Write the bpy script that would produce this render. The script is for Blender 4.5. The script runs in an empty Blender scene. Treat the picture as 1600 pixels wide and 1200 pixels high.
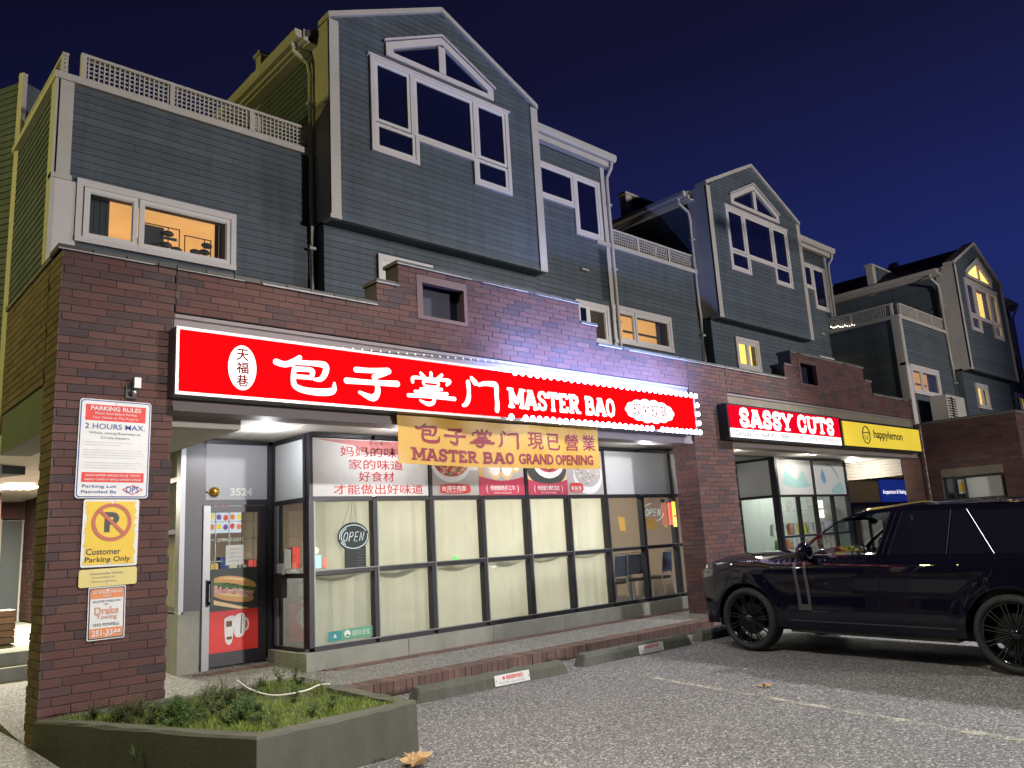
import bpy, bmesh, math, random
from math import radians, sin, cos, pi, sqrt
from mathutils import Matrix, Vector
random.seed(7)
S = bpy.context.scene
COL = S.collection
# ------------------------------------------------------------------ camera
yaw, pit, rol = .74692474, .19411253, -.05846318
fw = Vector((sin(yaw)*cos(pit), cos(yaw)*cos(pit), sin(pit)))
rt = Vector((cos(yaw), -sin(yaw), 0)); up = rt.cross(fw)
r2 = rt*cos(rol) + up*sin(rol); u2 = up*cos(rol) - rt*sin(rol)
cd = bpy.data.cameras.new('camera'); cam = bpy.data.objects.new('camera', cd); COL.objects.link(cam)
cam.matrix_world = Matrix(((r2.x, u2.x, -fw.x, 0), (r2.y, u2.y, -fw.y, 0), (r2.z, u2.z, -fw.z, 1.6), (0, 0, 0, 1)))
cd.sensor_width = 36; cd.lens = 36*1242.8/1600; cd.clip_start = .05; cd.clip_end = 800
S.camera = cam
# ------------------------------------------------------------------ night sky
W = bpy.data.worlds.new('World'); S.world = W; W.use_nodes = True
nt = W.node_tree; bg = nt.nodes['Background']
tc = nt.nodes.new('ShaderNodeTexCoord'); sx = nt.nodes.new('ShaderNodeSeparateXYZ')
nt.links.new(tc.outputs['Generated'], sx.inputs[0])
rp = nt.nodes.new('ShaderNodeValToRGB'); nt.links.new(sx.outputs['Z'], rp.inputs[0])
el = rp.color_ramp.elements
el[0].position = .0; el[0].color = (.012, .018, .10, 1)
el[1].position = 1; el[1].color = (.004, .004, .014, 1)
e = el.new(.28); e.color = (.0098, .0165, .100, 1)
e = el.new(.42); e.color = (.0078, .0100, .056, 1)
e = el.new(.52); e.color = (.0064, .0068, .032, 1)
e = el.new(.66); e.color = (.0052, .005, .021, 1)
az = nt.nodes.new('ShaderNodeVectorMath'); az.operation = 'DOT_PRODUCT'; az.inputs[1].default_value = (.88, .18, 0); nt.links.new(tc.outputs['Generated'], az.inputs[0])
cl = nt.nodes.new('ShaderNodeTexNoise'); cl.inputs['Scale'].default_value = 2.2; cl.inputs['Detail'].default_value = 4; nt.links.new(tc.outputs['Generated'], cl.inputs['Vector'])
a1 = nt.nodes.new('ShaderNodeMath'); a1.operation = 'MULTIPLY_ADD'; a1.inputs[1].default_value = .78; a1.inputs[2].default_value = .34; nt.links.new(az.outputs['Value'], a1.inputs[0])
a2 = nt.nodes.new('ShaderNodeMath'); a2.operation = 'MULTIPLY_ADD'; a2.inputs[1].default_value = .35; nt.links.new(cl.outputs[0], a2.inputs[0]); nt.links.new(a1.outputs[0], a2.inputs[2])
sc_ = nt.nodes.new('ShaderNodeVectorMath'); sc_.operation = 'SCALE'; nt.links.new(rp.outputs[0], sc_.inputs[0]); nt.links.new(a2.outputs[0], sc_.inputs['Scale'])
nt.links.new(sc_.outputs[0], bg.inputs[0]); bg.inputs[1].default_value = 1.0
S.view_settings.view_transform = 'Standard'; S.view_settings.look = 'None'
S.view_settings.gamma = 1; S.view_settings.exposure = 0.0
try: S.view_settings.use_curve_mapping = False
except Exception: pass
S.cycles.use_denoising = True
S.cycles.max_bounces = 6; S.cycles.transparent_max_bounces = 16
S.cycles.sample_clamp_indirect = 4.0; S.cycles.sample_clamp_direct = 0
S.cycles.caustics_reflective = False; S.cycles.caustics_refractive = False
# light levels in one place
P_LOT, P_FAR, P_SODIUM, P_SHOP, P_LED, P_PASS = 3100, 23500, 1300, 112, 16, 1000

# ------------------------------------------------------------------ helpers
class N:
    def __init__(s, name):
        s.m = bpy.data.materials.new(name); s.m.use_nodes = True; s.t = s.m.node_tree
        s.b = s.t.nodes['Principled BSDF']; s.out = s.t.nodes['Material Output']
    def n(s, typ, **k):
        x = s.t.nodes.new('ShaderNode'+typ)
        for a, v in k.items(): setattr(x, a, v)
        return x
    def l(s, a, b): s.t.links.new(a, b)
    def mixc(s, fac, a, b, mode='MIX'):
        x = s.n('Mix', data_type='RGBA', blend_type=mode)
        for i, v in ((0, fac), (6, a), (7, b)):
            if hasattr(v, 'is_linked') or hasattr(v, 'links'): s.l(v, x.inputs[i])
            else: x.inputs[i].default_value = v if not isinstance(v, tuple) else (*v[:3], 1)
        return x.outputs[2]
    def ramp(s, fac, stops):
        r = s.n('ValToRGB'); s.l(fac, r.inputs[0]); e = r.color_ramp.elements
        e[0].position, e[0].color = stops[0][0], (*stops[0][1], 1); e[1].position, e[1].color = stops[-1][0], (*stops[-1][1], 1)
        for p, c in stops[1:-1]:
            q = e.new(p); q.color = (*c, 1)
        return r.outputs[0]
    def math(s, op, a, b=0.5):
        x = s.n('Math', operation=op)
        for i, v in ((0, a), (1, b)):
            if isinstance(v, (int, float)): x.inputs[i].default_value = v
            else: s.l(v, x.inputs[i])
        return x.outputs[0]
    def coord(s, scale=(1, 1, 1)):
        g = s.n('NewGeometry'); m = s.n('Mapping'); m.inputs['Scale'].default_value = scale
        s.l(g.outputs['Position'], m.inputs[0]); return m.outputs[0]
    def noise(s, scale, detail=4, co=None, rough=.6):
        x = s.n('TexNoise'); x.inputs['Scale'].default_value = scale; x.inputs['Detail'].default_value = detail; x.inputs['Roughness'].default_value = rough
        s.l(co if co is not None else s.coord(), x.inputs['Vector']); return x.outputs[0]
    def bump(s, h, strength=.3, dist=.01):
        x = s.n('Bump'); x.inputs['Strength'].default_value = strength; x.inputs['Distance'].default_value = dist
        s.l(h, x.inputs['Height']); s.l(x.outputs[0], s.b.inputs['Normal'])
    def rnd(s):
        o = s.n('ObjectInfo'); g = s.n('NewGeometry')
        return s.math('FRACT', s.math('ADD', o.outputs['Random'], s.math('MULTIPLY', g.outputs['Random Per Island'], 7.31)))
    def set(s, **k):
        for a, v in k.items():
            i = s.b.inputs[{'rough': 'Roughness', 'metal': 'Metallic', 'spec': 'Specular IOR Level', 'coat': 'Coat Weight', 'coatr': 'Coat Roughness', 'alpha': 'Alpha'}[a]]
            if isinstance(v, (int, float)): i.default_value = v
            else: s.l(v, i)
        return s
def paint(name, c, rough=.5, var=.18, scale=3.0, metal=0, fine=.08, bump=0, spec=.5, tone=0, coat=0):
    m = N(name); a = m.noise(scale, 5); b = m.noise(scale*25, 3)
    f = m.math('ADD', m.math('MULTIPLY', a, 2*var), m.math('MULTIPLY', b, 2*fine))
    f = m.math('ADD', f, 1-var-fine)
    if tone: f = m.math('MULTIPLY', f, m.math('ADD', m.math('MULTIPLY', m.rnd(), tone), 1-tone/2))
    v = m.n('VectorMath', operation='SCALE'); v.inputs[0].default_value = c; m.l(f, v.inputs['Scale'])
    m.l(v.outputs[0], m.b.inputs['Base Color']); m.set(rough=rough, metal=metal, spec=spec, coat=coat)
    if bump: m.bump(b, bump, .004)
    return m.m
def emit(name, c, s, base=(.3, .3, .3)):
    m = N(name); m.b.inputs['Base Color'].default_value = (*base, 1); m.set(rough=.9, spec=0)
    m.b.inputs['Emission Color'].default_value = (*c, 1); m.b.inputs['Emission Strength'].default_value = s
    return m.m
def vary(m, s0, amt=.25, sc=1.4):
    t = m.node_tree; b = t.nodes['Principled BSDF']; g = t.nodes.new('ShaderNodeNewGeometry'); n = t.nodes.new('ShaderNodeTexNoise'); n.inputs['Scale'].default_value = sc; n.inputs['Detail'].default_value = 3
    t.links.new(g.outputs['Position'], n.inputs['Vector']); a = t.nodes.new('ShaderNodeMath'); a.operation = 'MULTIPLY_ADD'; a.inputs[1].default_value = s0*amt*2; a.inputs[2].default_value = s0*(1-amt); t.links.new(n.outputs[0], a.inputs[0]); t.links.new(a.outputs[0], b.inputs['Emission Strength']); return m
def flat(name, c, rough=.5, spec=.4):
    m = N(name); f = m.noise(9, 3)
    m.l(m.mixc(f, tuple(x*.88 for x in c), tuple(min(1, x*1.1) for x in c)), m.b.inputs['Base Color']); m.set(rough=rough, spec=spec); return m.m
def glass(name, tint=(1, 1, 1), refl=1.0, dirt=.04):
    m = N(name); tr = m.n('BsdfTransparent'); tr.inputs[0].default_value = (*tint, 1)
    gl = m.n('BsdfGlossy'); gl.inputs['Roughness'].default_value = .03; gl.inputs['Color'].default_value = (1, 1, 1, 1)
    df = m.n('BsdfDiffuse'); df.inputs[0].default_value = (.5, .5, .5, 1)
    lw = m.n('LayerWeight'); lw.inputs[0].default_value = .5
    fr = m.math('ADD', m.math('MULTIPLY', m.math('POWER', lw.outputs['Facing'], 4.0), .9), .045)
    m1 = m.n('MixShader'); m.l(m.math('MULTIPLY', fr, refl), m1.inputs[0]); m.l(tr.outputs[0], m1.inputs[1]); m.l(gl.outputs[0], m1.inputs[2])
    m2 = m.n('MixShader'); m.l(m.math('MULTIPLY', m.noise(2.2, 5), dirt*2), m2.inputs[0]); m.l(m1.outputs[0], m2.inputs[1]); m.l(df.outputs[0], m2.inputs[2])
    m.l(m2.outputs[0], m.out.inputs[0]); return m.m

class MB:
    def __init__(s, off=(0, 0, 0)):
        s.v = []; s.f = []; s.mi = []; s.o = off; s.cur = 0
    def P(s, *pts):
        i = len(s.v); o = s.o
        s.v += [(p[0]+o[0], p[1]+o[1], p[2]+o[2]) for p in pts]; return i
    def face(s, *pts):
        i = s.P(*pts); s.f.append(tuple(range(i, i+len(pts)))); s.mi.append(s.cur); return s
    def box(s, x0, x1, y0, y1, z0, z1):
        i = s.P((x0, y0, z0), (x1, y0, z0), (x1, y1, z0), (x0, y1, z0), (x0, y0, z1), (x1, y0, z1), (x1, y1, z1), (x0, y1, z1))
        for q in ((3, 2, 1, 0), (4, 5, 6, 7), (0, 1, 5, 4), (1, 2, 6, 5), (2, 3, 7, 6), (3, 0, 4, 7)):
            s.f.append(tuple(i+a for a in q)); s.mi.append(s.cur)
        return s
    def hexa(s, bot, top):
        n = len(bot); i = s.P(*bot, *top)
        s.f.append(tuple(i+a for a in range(n-1, -1, -1))); s.f.append(tuple(i+n+a for a in range(n)))
        for a in range(n):
            b = (a+1) % n; s.f.append((i+a, i+b, i+n+b, i+n+a))
        s.mi += [s.cur]*(n+2); return s
    def prism(s, poly, y0, y1):      # polygon in x,z extruded along y
        return s.hexa([(x, y0, z) for x, z in poly], [(x, y1, z) for x, z in poly])
    def prismx(s, poly, x0, x1):     # polygon in y,z extruded along x
        return s.hexa([(x0, y, z) for y, z in poly], [(x1, y, z) for y, z in poly])
    def slab(s, poly, z0, z1):
        return s.hexa([(x, y, z0) for x, y in poly], [(x, y, z1) for x, y in poly])
    def tube(s, path, r, n=8, cap=True):
        path = [Vector(p) for p in path]; rings = []
        for k, p in enumerate(path):
            a = path[max(k-1, 0)]; b = path[min(k+1, len(path)-1)]; d = (b-a).normalized()
            u = d.cross(Vector((0, 0, 1)));
            if u.length < 1e-3: u = Vector((1, 0, 0))
            u.normalize(); w = d.cross(u)
            rr = r[k] if isinstance(r, (list, tuple)) else r
            rings.append(s.P(*[p+(u*cos(2*pi*j/n)+w*sin(2*pi*j/n))*rr for j in range(n)]))
        for k in range(len(rings)-1):
            for j in range(n):
                s.f.append((rings[k]+j, rings[k]+(j+1) % n, rings[k+1]+(j+1) % n, rings[k+1]+j)); s.mi.append(s.cur)
        if cap:
            s.f.append(tuple(rings[0]+j for j in range(n))[::-1]); s.f.append(tuple(rings[-1]+j for j in range(n))); s.mi += [s.cur]*2
        return s
    def lathe(s, prof, c, axis='x', n=40, close=False):   # prof [(along, radius)]
        rings = []
        for a, r in prof:
            pts = []
            for j in range(n):
                u, w = r*cos(2*pi*j/n), r*sin(2*pi*j/n)
                pts.append((c[0]+a, c[1]+u, c[2]+w) if axis == 'x' else (c[0]+u, c[1]+a, c[2]+w) if axis == 'y' else (c[0]+u, c[1]+w, c[2]+a))
            rings.append(s.P(*pts))
        m = len(rings)
        for k in range(m if close else m-1):
            A, B = rings[k], rings[(k+1) % m]
            for j in range(n): s.f.append((A+j, A+(j+1) % n, B+(j+1) % n, B+j)); s.mi.append(s.cur)
        return s
    def ball(s, c, r, n=8, m=6, sc=(1, 1, 1)):
        rings = []
        for k in range(m+1):
            th = pi*k/m
            rings.append(s.P(*[(c[0]+r*sc[0]*sin(th)*cos(2*pi*j/n), c[1]+r*sc[1]*sin(th)*sin(2*pi*j/n), c[2]+r*sc[2]*cos(th)) for j in range(n)]))
        for k in range(m):
            for j in range(n): s.f.append((rings[k]+j, rings[k]+(j+1) % n, rings[k+1]+(j+1) % n, rings[k+1]+j)); s.mi.append(s.cur)
        return s
    def mesh(s, name, mats, smooth=False, recalc=True, weld=False):
        me = bpy.data.meshes.new(name); me.from_pydata(s.v, [], s.f)
        for m in (mats if isinstance(mats, (list, tuple)) else [mats]): me.materials.append(m)
        if any(s.mi): me.polygons.foreach_set('material_index', s.mi)
        if recalc or weld:
            bm = bmesh.new(); bm.from_mesh(me)
            if weld: bmesh.ops.remove_doubles(bm, verts=bm.verts, dist=1e-4)
            bmesh.ops.recalc_face_normals(bm, faces=bm.faces); bm.to_mesh(me); bm.free()
        if smooth: me.polygons.foreach_set('use_smooth', [True]*len(me.polygons))
        return me
    def build(s, name, mats, parent=None, kind=None, smooth=False, local=False, weld=False, label=None):
        if not s.f: return None
        return link(name, s.mesh(name, mats, smooth, weld=weld), parent, kind, local, label)
def link(name, me, parent=None, kind=None, local=False, label=None, loc=None):
    o = bpy.data.objects.new(name, me); COL.objects.link(o)
    if parent is not None:
        o.parent = parent
        if not local and parent.type == 'EMPTY': o.matrix_parent_inverse = Matrix.Translation(-parent.location)
    if loc is not None: o.location = loc
    if kind: o['kind'] = kind
    if label: o['label'] = label
    return o
def thing(name, label, cat, loc=(0, 0, 0), group=None):
    o = bpy.data.objects.new(name, None); COL.objects.link(o); o.location = loc; o.empty_display_size = .2
    o['label'] = label; o['category'] = cat
    if group: o['group'] = group
    return o
def tag(o, label, cat, group=None):
    o['label'] = label; o['category'] = cat
    if group: o['group'] = group
    return o
def shade_auto(o, ang=40):
    me = o.data; bm = bmesh.new(); bm.from_mesh(me)
    for f in bm.faces: f.smooth = True
    for e_ in bm.edges:
        if len(e_.link_faces) == 2 and e_.calc_face_angle(0) > radians(ang): e_.smooth = False
    bm.to_mesh(me); bm.free()

# mapping from a flat (u,v) drawing to the world
def plane(o, u=(1, 0, 0), v=(0, 0, 1)):
    o, u, v = Vector(o), Vector(u), Vector(v); n = u.cross(v).normalized()
    return lambda a, b, k=0: tuple(o+u*a+v*b+n*k)
def text(s, F, cu, cv, w, h, mat, parent=None, name='lettering', bold=0.0, k=.002, shear=0, thick=0, align='C', local=False):
    c = bpy.data.curves.new(name, 'FONT'); c.body = s; c.resolution_u = 3; c.offset = bold; c.shear = shear; c.align_x = 'CENTER'; c.size = 1
    o = bpy.data.objects.new(name, c); COL.objects.link(o)
    bpy.context.view_layer.update()
    me = bpy.data.meshes.new_from_object(o.evaluated_get(bpy.context.evaluated_depsgraph_get())); bpy.data.objects.remove(o); bpy.data.curves.remove(c)
    if not me.vertices: return None
    xs = [v.co.x for v in me.vertices]; ys = [v.co.y for v in me.vertices]
    x0, x1, y0, y1 = min(xs), max(xs), min(ys), max(ys)
    if h is None: h = w*(y1-y0)/max(x1-x0, 1e-6)
    if w is None: w = h*(x1-x0)/max(y1-y0, 1e-6)
    sx_, sy_ = w/max(x1-x0, 1e-6), h/max(y1-y0, 1e-6)
    for v in me.vertices:
        a = (v.co.x-(x0+x1)/2)*sx_; b = (v.co.y-(y0+y1)/2)*sy_
        v.co = F(cu+a, cv+b, k)
    me.materials.clear(); me.materials.append(mat); me.name = name
    return link(name, me, parent, local=local)
def ribbon(mb, F, pts, k, r=1):     # pts (u,v,w): stroke with round ends
    n = len(pts); L = []; R = []
    for i, (u, v, w) in enumerate(pts):
        a = pts[max(i-1, 0)]; b = pts[min(i+1, n-1)]; dx, dy = b[0]-a[0], b[1]-a[1]; d = sqrt(dx*dx+dy*dy) or 1; nx, ny = -dy/d, dx/d
        L.append((u+nx*w/2, v+ny*w/2)); R.append((u-nx*w/2, v-ny*w/2))
    for i in range(n-1): mb.face(F(*L[i], k), F(*R[i], k), F(*R[i+1], k), F(*L[i+1], k))
    for (i, sgn) in ((0, -1), (n-1, 1)):
        u, v, w = pts[i]; a = pts[1] if i == 0 else pts[n-2]
        dx, dy = (u-a[0]), (v-a[1]); d = sqrt(dx*dx+dy*dy) or 1; dx /= d; dy /= d
        arc = []
        for q in range(7):
            t = -pi/2+pi*q/6; arc.append(F(u+w/2*r*(dx*cos(t))-w/2*dy*sin(t), v+w/2*r*(dy*cos(t))+w/2*dx*sin(t), k))
        mb.face(*arc)
def spline(pts, n=6):
    out = []
    P = [pts[0]]+list(pts)+[pts[-1]]
    for i in range(1, len(P)-2):
        p0, p1, p2, p3 = P[i-1], P[i], P[i+1], P[i+2]
        for j in range(n):
            t = j/n
            out.append(tuple(.5*((2*b)+(-a+c)*t+(2*a-5*b+4*c-d)*t*t+(-a+3*b-3*c+d)*t**3) for a, b, c, d in zip(p0, p1, p2, p3)))
    out.append(tuple(pts[-1])); return out
HAN = {
 'bao': [[(.40, 1.0, .10), (.30, .86, .13), (.16, .76, .12), (.02, .80, .13)], [(.30, .84, .10), (.55, .87, .10), (.82, .86, .14), (.82, .62, .13), (.74, .44, .10), (.64, .42, .06)],
         [(.32, .66, .10), (.60, .67, .10), (.58, .46, .10)], [(.34, .45, .09), (.60, .46, .09)], [(.31, .68, .10), (.29, .40, .11), (.32, .18, .12), (.48, .08, .13), (.75, .07, .15), (.95, .14, .14), (.98, .36, .06)]],
 'zi': [[(.18, .84, .12), (.45, .86, .11), (.80, .92, .13)], [(.82, .90, .12), (.66, .76, .10), (.52, .68, .10)], [(.52, .68, .11), (.58, .45, .12), (.58, .20, .14), (.48, .04, .15), (.24, .17, .07)],
        [(.0, .48, .13), (.45, .50, .11), (.98, .54, .14)]],
 'zhang': [[(.50, 1.0, .11), (.50, .84, .10)], [(.28, .96, .10), (.36, .86, .08)], [(.74, .98, .10), (.64, .86, .08)], [(.10, .66, .10), (.13, .80, .10), (.50, .81, .09), (.90, .82, .11), (.84, .68, .09)],
           [(.35, .58, .08), (.34, .71, .08), (.64, .71, .08), (.63, .58, .08)], [(.36, .57, .07), (.63, .57, .07)], [(.72, .51, .09), (.45, .48, .09), (.26, .46, .08)], [(.14, .36, .09), (.84, .38, .09)],
           [(.0, .22, .11), (.5, .24, .10), (1.0, .24, .12)], [(.52, .47, .10), (.55, .25, .11), (.52, .06, .12), (.40, .0, .12), (.24, .09, .06)]],
 'men': [[(.26, 1.0, .10), (.36, .86, .15)], [(.16, .84, .13), (.17, .55, .11), (.15, .30, .13), (.08, .12, .12), (.0, .06, .08)], [(.46, .80, .09), (.60, .86, .11), (.80, .88, .13), (.95, .84, .15), (.95, .5, .13), (.96, .2, .14), (.94, .0, .14)]],
}
def han(mb, F, key, u0, u1, v0, v1, kk=.002, fat=1.0):
    for i, st in enumerate(HAN[key]):
        pts = spline(st); sc = min(u1-u0, v1-v0)
        ribbon(mb, F, [(u0+a*(u1-u0), v0+b*(v1-v0), w*sc*fat) for a, b, w in pts], kk+.0006*i)
SL = {  # slab letters on a 0..1 grid: strokes (points, weight)
 'M': (1.25, [[(.14, .0), (.14, 1)], [(.86, 0), (.86, 1)], [(.16, .92), (.5, .25)], [(.84, .92), (.5, .25)]], [(.14, 0), (.86, 0), (.1, 1), (.9, 1)]),
 'A': (1.1, [[(.12, 0), (.46, .95)], [(.88, 0), (.54, .95)], [(.25, .33), (.75, .33)]], [(.14, 0), (.86, 0), (.45, 1)]),
 'S': (.85, [[(.84, .74), (.74, .9), (.5, .93), (.24, .87), (.17, .7), (.3, .56), (.68, .45), (.83, .28), (.74, .12), (.5, .07), (.24, .12), (.15, .28)]], []),
 'T': (1.0, [[(.5, 0), (.5, 1)], [(.08, .9), (.92, .9)], [(.1, .92), (.1, .68)], [(.9, .92), (.9, .68)]], [(.5, 0)]),
 'E': (.9, [[(.25, 0), (.25, 1)], [(.08, .09), (.88, .09)], [(.08, .91), (.86, .91)], [(.2, .5), (.66, .5)], [(.88, .1), (.88, .3)], [(.86, .9), (.86, .72)]], []),
 'R': (1.05, [[(.25, 0), (.25, 1)], [(.08, .91), (.6, .91), (.78, .84), (.8, .7), (.72, .56), (.5, .5), (.25, .5)], [(.5, .5), (.82, .08)]], [(.25, 0), (.88, 0)]),
 'B': (1.0, [[(.25, 0), (.25, 1)], [(.08, .91), (.6, .91), (.76, .84), (.76, .62), (.6, .52), (.25, .52)], [(.6, .52), (.82, .42), (.84, .2), (.66, .09), (.08, .09)]], []),
 'O': (.95, [[(.5, .93), (.25, .84), (.16, .6), (.16, .4), (.25, .16), (.5, .07), (.75, .16), (.84, .4), (.84, .6), (.75, .84), (.5, .93)]], []),
 'C': (.95, [[(.84, .68), (.74, .88), (.5, .93), (.25, .84), (.16, .6), (.16, .4), (.25, .16), (.5, .07), (.74, .12), (.85, .32)]], []),
 'U': (1.05, [[(.2, 1), (.2, .35), (.3, .13), (.5, .07), (.7, .13), (.8, .35), (.8, 1)]], [(.2, 1), (.8, 1)]),
 'Y': (1.05, [[(.12, .96), (.5, .45)], [(.88, .96), (.5, .45)], [(.5, .5), (.5, 0)]], [(.12, 1), (.88, 1), (.5, 0)]),
}
def slab_text(mb, F, s, u0, u1, v0, v1, wt=.2, kk=.002, serif=.42):
    tot = sum(.45 if c == ' ' else SL[c][0]*1.02 for c in s); k = (u1-u0)/tot; H = v1-v0; u = u0; q = 0
    for c in s:
        if c == ' ': u += .45*k; continue
        wd, strokes, feet = SL[c]; ww = wd*k
        for st in strokes:
            w = wt*min(ww*1.15, H); ribbon(mb, F, [(u+a*ww, v0+b*H, w) for a, b in st], kk+.0004*(q % 9), r=.15 if c not in 'SOC' else 1); q += 1
        for a, b in feet:
            x = u+a*ww; z = v0+b*H; t = .13*H; z0 = z if b == 0 else z-t
            mb.face(F(x-serif*ww/2, z0, kk+.0004*(q % 9)+.0002), F(x+serif*ww/2, z0, kk+.0004*(q % 9)+.0002), F(x+serif*ww/2, z0+t, kk+.0004*(q % 9)+.0002), F(x-serif*ww/2, z0+t, kk+.0004*(q % 9)+.0002)); q += 1
        u += wd*1.02*k
def ell(mb, F, cu, cv, a, b, k=.002, n=20, t0=0, t1=2*pi):
    mb.face(*[F(cu+a*cos(t0+(t1-t0)*i/n), cv+b*sin(t0+(t1-t0)*i/n), k) for i in range(n if t1-t0 > 6.2 else n+1)])
def rect(mb, F, u0, u1, v0, v1, k=.002):
    mb.face(F(u0, v0, k), F(u1, v0, k), F(u1, v1, k), F(u0, v1, k))

def area(name, loc, size, power, col, rot=(0, 0, 0), sy=None, parent=None, spread=None):
    l = bpy.data.lights.new(name, 'AREA'); l.shape = 'RECTANGLE'; l.size = size; l.size_y = sy or size; l.energy = power; l.color = col
    if spread: l.spread = spread
    o = bpy.data.objects.new(name, l); COL.objects.link(o); o.location = loc; o.rotation_euler = rot; o.visible_camera = True
    if parent: o.parent = parent; o.matrix_parent_inverse = Matrix.Translation(-parent.location)
    return o
# ------------------------------------------------------------------ materials
def brick_mat(side=False):
    m = N('brick_clay'); r = m.rnd()
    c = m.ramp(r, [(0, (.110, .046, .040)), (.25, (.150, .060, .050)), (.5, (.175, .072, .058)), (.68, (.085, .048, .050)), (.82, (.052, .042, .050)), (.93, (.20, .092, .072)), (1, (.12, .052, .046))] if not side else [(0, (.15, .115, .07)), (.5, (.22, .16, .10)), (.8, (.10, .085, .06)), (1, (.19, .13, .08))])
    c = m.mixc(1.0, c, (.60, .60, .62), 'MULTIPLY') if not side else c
    n = m.noise(60, 5); n2 = m.noise(1.3, 4)
    c = m.mixc(m.math('MULTIPLY', n, .55), c, (.06, .03, .028)); c = m.mixc(m.math('MULTIPLY', m.math('POWER', n2, 2.0), .5), c, (.14, .11, .10))
    m.l(c, m.b.inputs['Base Color']); m.set(rough=.88, spec=.25); m.bump(n, .45, .004); return m.m
M_BRICK = brick_mat()
M_BRICK_LIT = brick_mat(True)  # tan bricks for the left faces, yellow lamp light put into the colour
M_MORTAR = paint('mortar', (.065, .052, .05), .95, .25, 4, bump=.3)
M_FLASH = paint('old_flashing', (.26, .25, .25), .6, .4, 9)
M_COPING = paint('coping_brick', (.075, .07, .06), .9, .4, 3, bump=.3, tone=.4)
def siding_mat(name, c):
    m = N(name); r = m.rnd(); g = m.noise(9, 6, m.coord((.6, .6, 12))); s_ = m.noise(1.1, 4)
    f = m.math('ADD', m.math('MULTIPLY', r, .20), m.math('ADD', m.math('MULTIPLY', g, .45), m.math('MULTIPLY', s_, .35))); f = m.math('ADD', f, .45); st = m.noise(5, 5, m.coord((1.6, 1.6, .10))); f = m.math('MULTIPLY', f, m.math('ADD', m.math('MULTIPLY', st, .7), .65))
    v = m.n('VectorMath', operation='SCALE'); v.inputs[0].default_value = c; m.l(f, v.inputs['Scale']); m.l(v.outputs[0], m.b.inputs['Base Color'])
    m.set(rough=.75, spec=.3); m.bump(g, .35, .004); return m.m
M_SIDING = siding_mat('painted_cedar', (.080, .098, .113))
M_TRIM = paint('trim_paint', (.41, .38, .335), .6, .16, 2.5, bump=.1)
M_WINTRIM = paint('window_trim_paint', (.52, .475, .45), .55, .1, 2.5)
M_VINYL = paint('white_vinyl', (.56, .54, .51), .4, .06, 4)
M_ROOF = paint('roof_shingle', (.045, .045, .05), .9, .4, 10, bump=.5)
M_DARKGLASS = N('sky_tinted_glass'); M_DARKGLASS.b.inputs['Base Color'].default_value = (.006, .007, .030, 1); M_DARKGLASS.set(rough=.06, spec=.9); M_DARKGLASS = M_DARKGLASS.m  # navy base colour stands in for the reflected night sky
M_GLASS = glass('clear_glass', (.93, .96, .94), 1.0, .02)
M_BRONZE = paint('bronze_anodised', (.022, .021, .026), .4, .15, 5, metal=.3, spec=.5)
M_BRONZEL = paint('worn_aluminium', (.20, .21, .21), .4, .1, 5, metal=.5)
M_TRANSOM = paint('transom_panel', (.50, .52, .52), .5, .08, 2)
def blind_mat(k=1.0, tr=.62):
    m = N('cream_blind'); g = m.noise(3, 4, m.coord((9, 9, .35))); h = m.noise(1.5, 5)  # upright streaks paint the shading of folds into the cloth colour
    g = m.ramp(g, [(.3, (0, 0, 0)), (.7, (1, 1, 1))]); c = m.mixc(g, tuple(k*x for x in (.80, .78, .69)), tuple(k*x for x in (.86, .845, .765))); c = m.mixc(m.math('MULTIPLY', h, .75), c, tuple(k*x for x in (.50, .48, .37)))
    d = m.n('BsdfDiffuse'); t = m.n('BsdfTranslucent'); m.l(c, d.inputs[0]); m.l(c, t.inputs[0])
    x = m.n('MixShader'); x.inputs[0].default_value = tr; m.l(d.outputs[0], x.inputs[1]); m.l(t.outputs[0], x.inputs[2]); m.l(x.outputs[0], m.out.inputs[0]); return m.m
M_BLIND = blind_mat(); M_BLIND_DIM = blind_mat(.86, .60); M_BLIND_SHADE = blind_mat(.62, .5)  # dimmer copies paint the weaker light low down and the shadow strip
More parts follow.
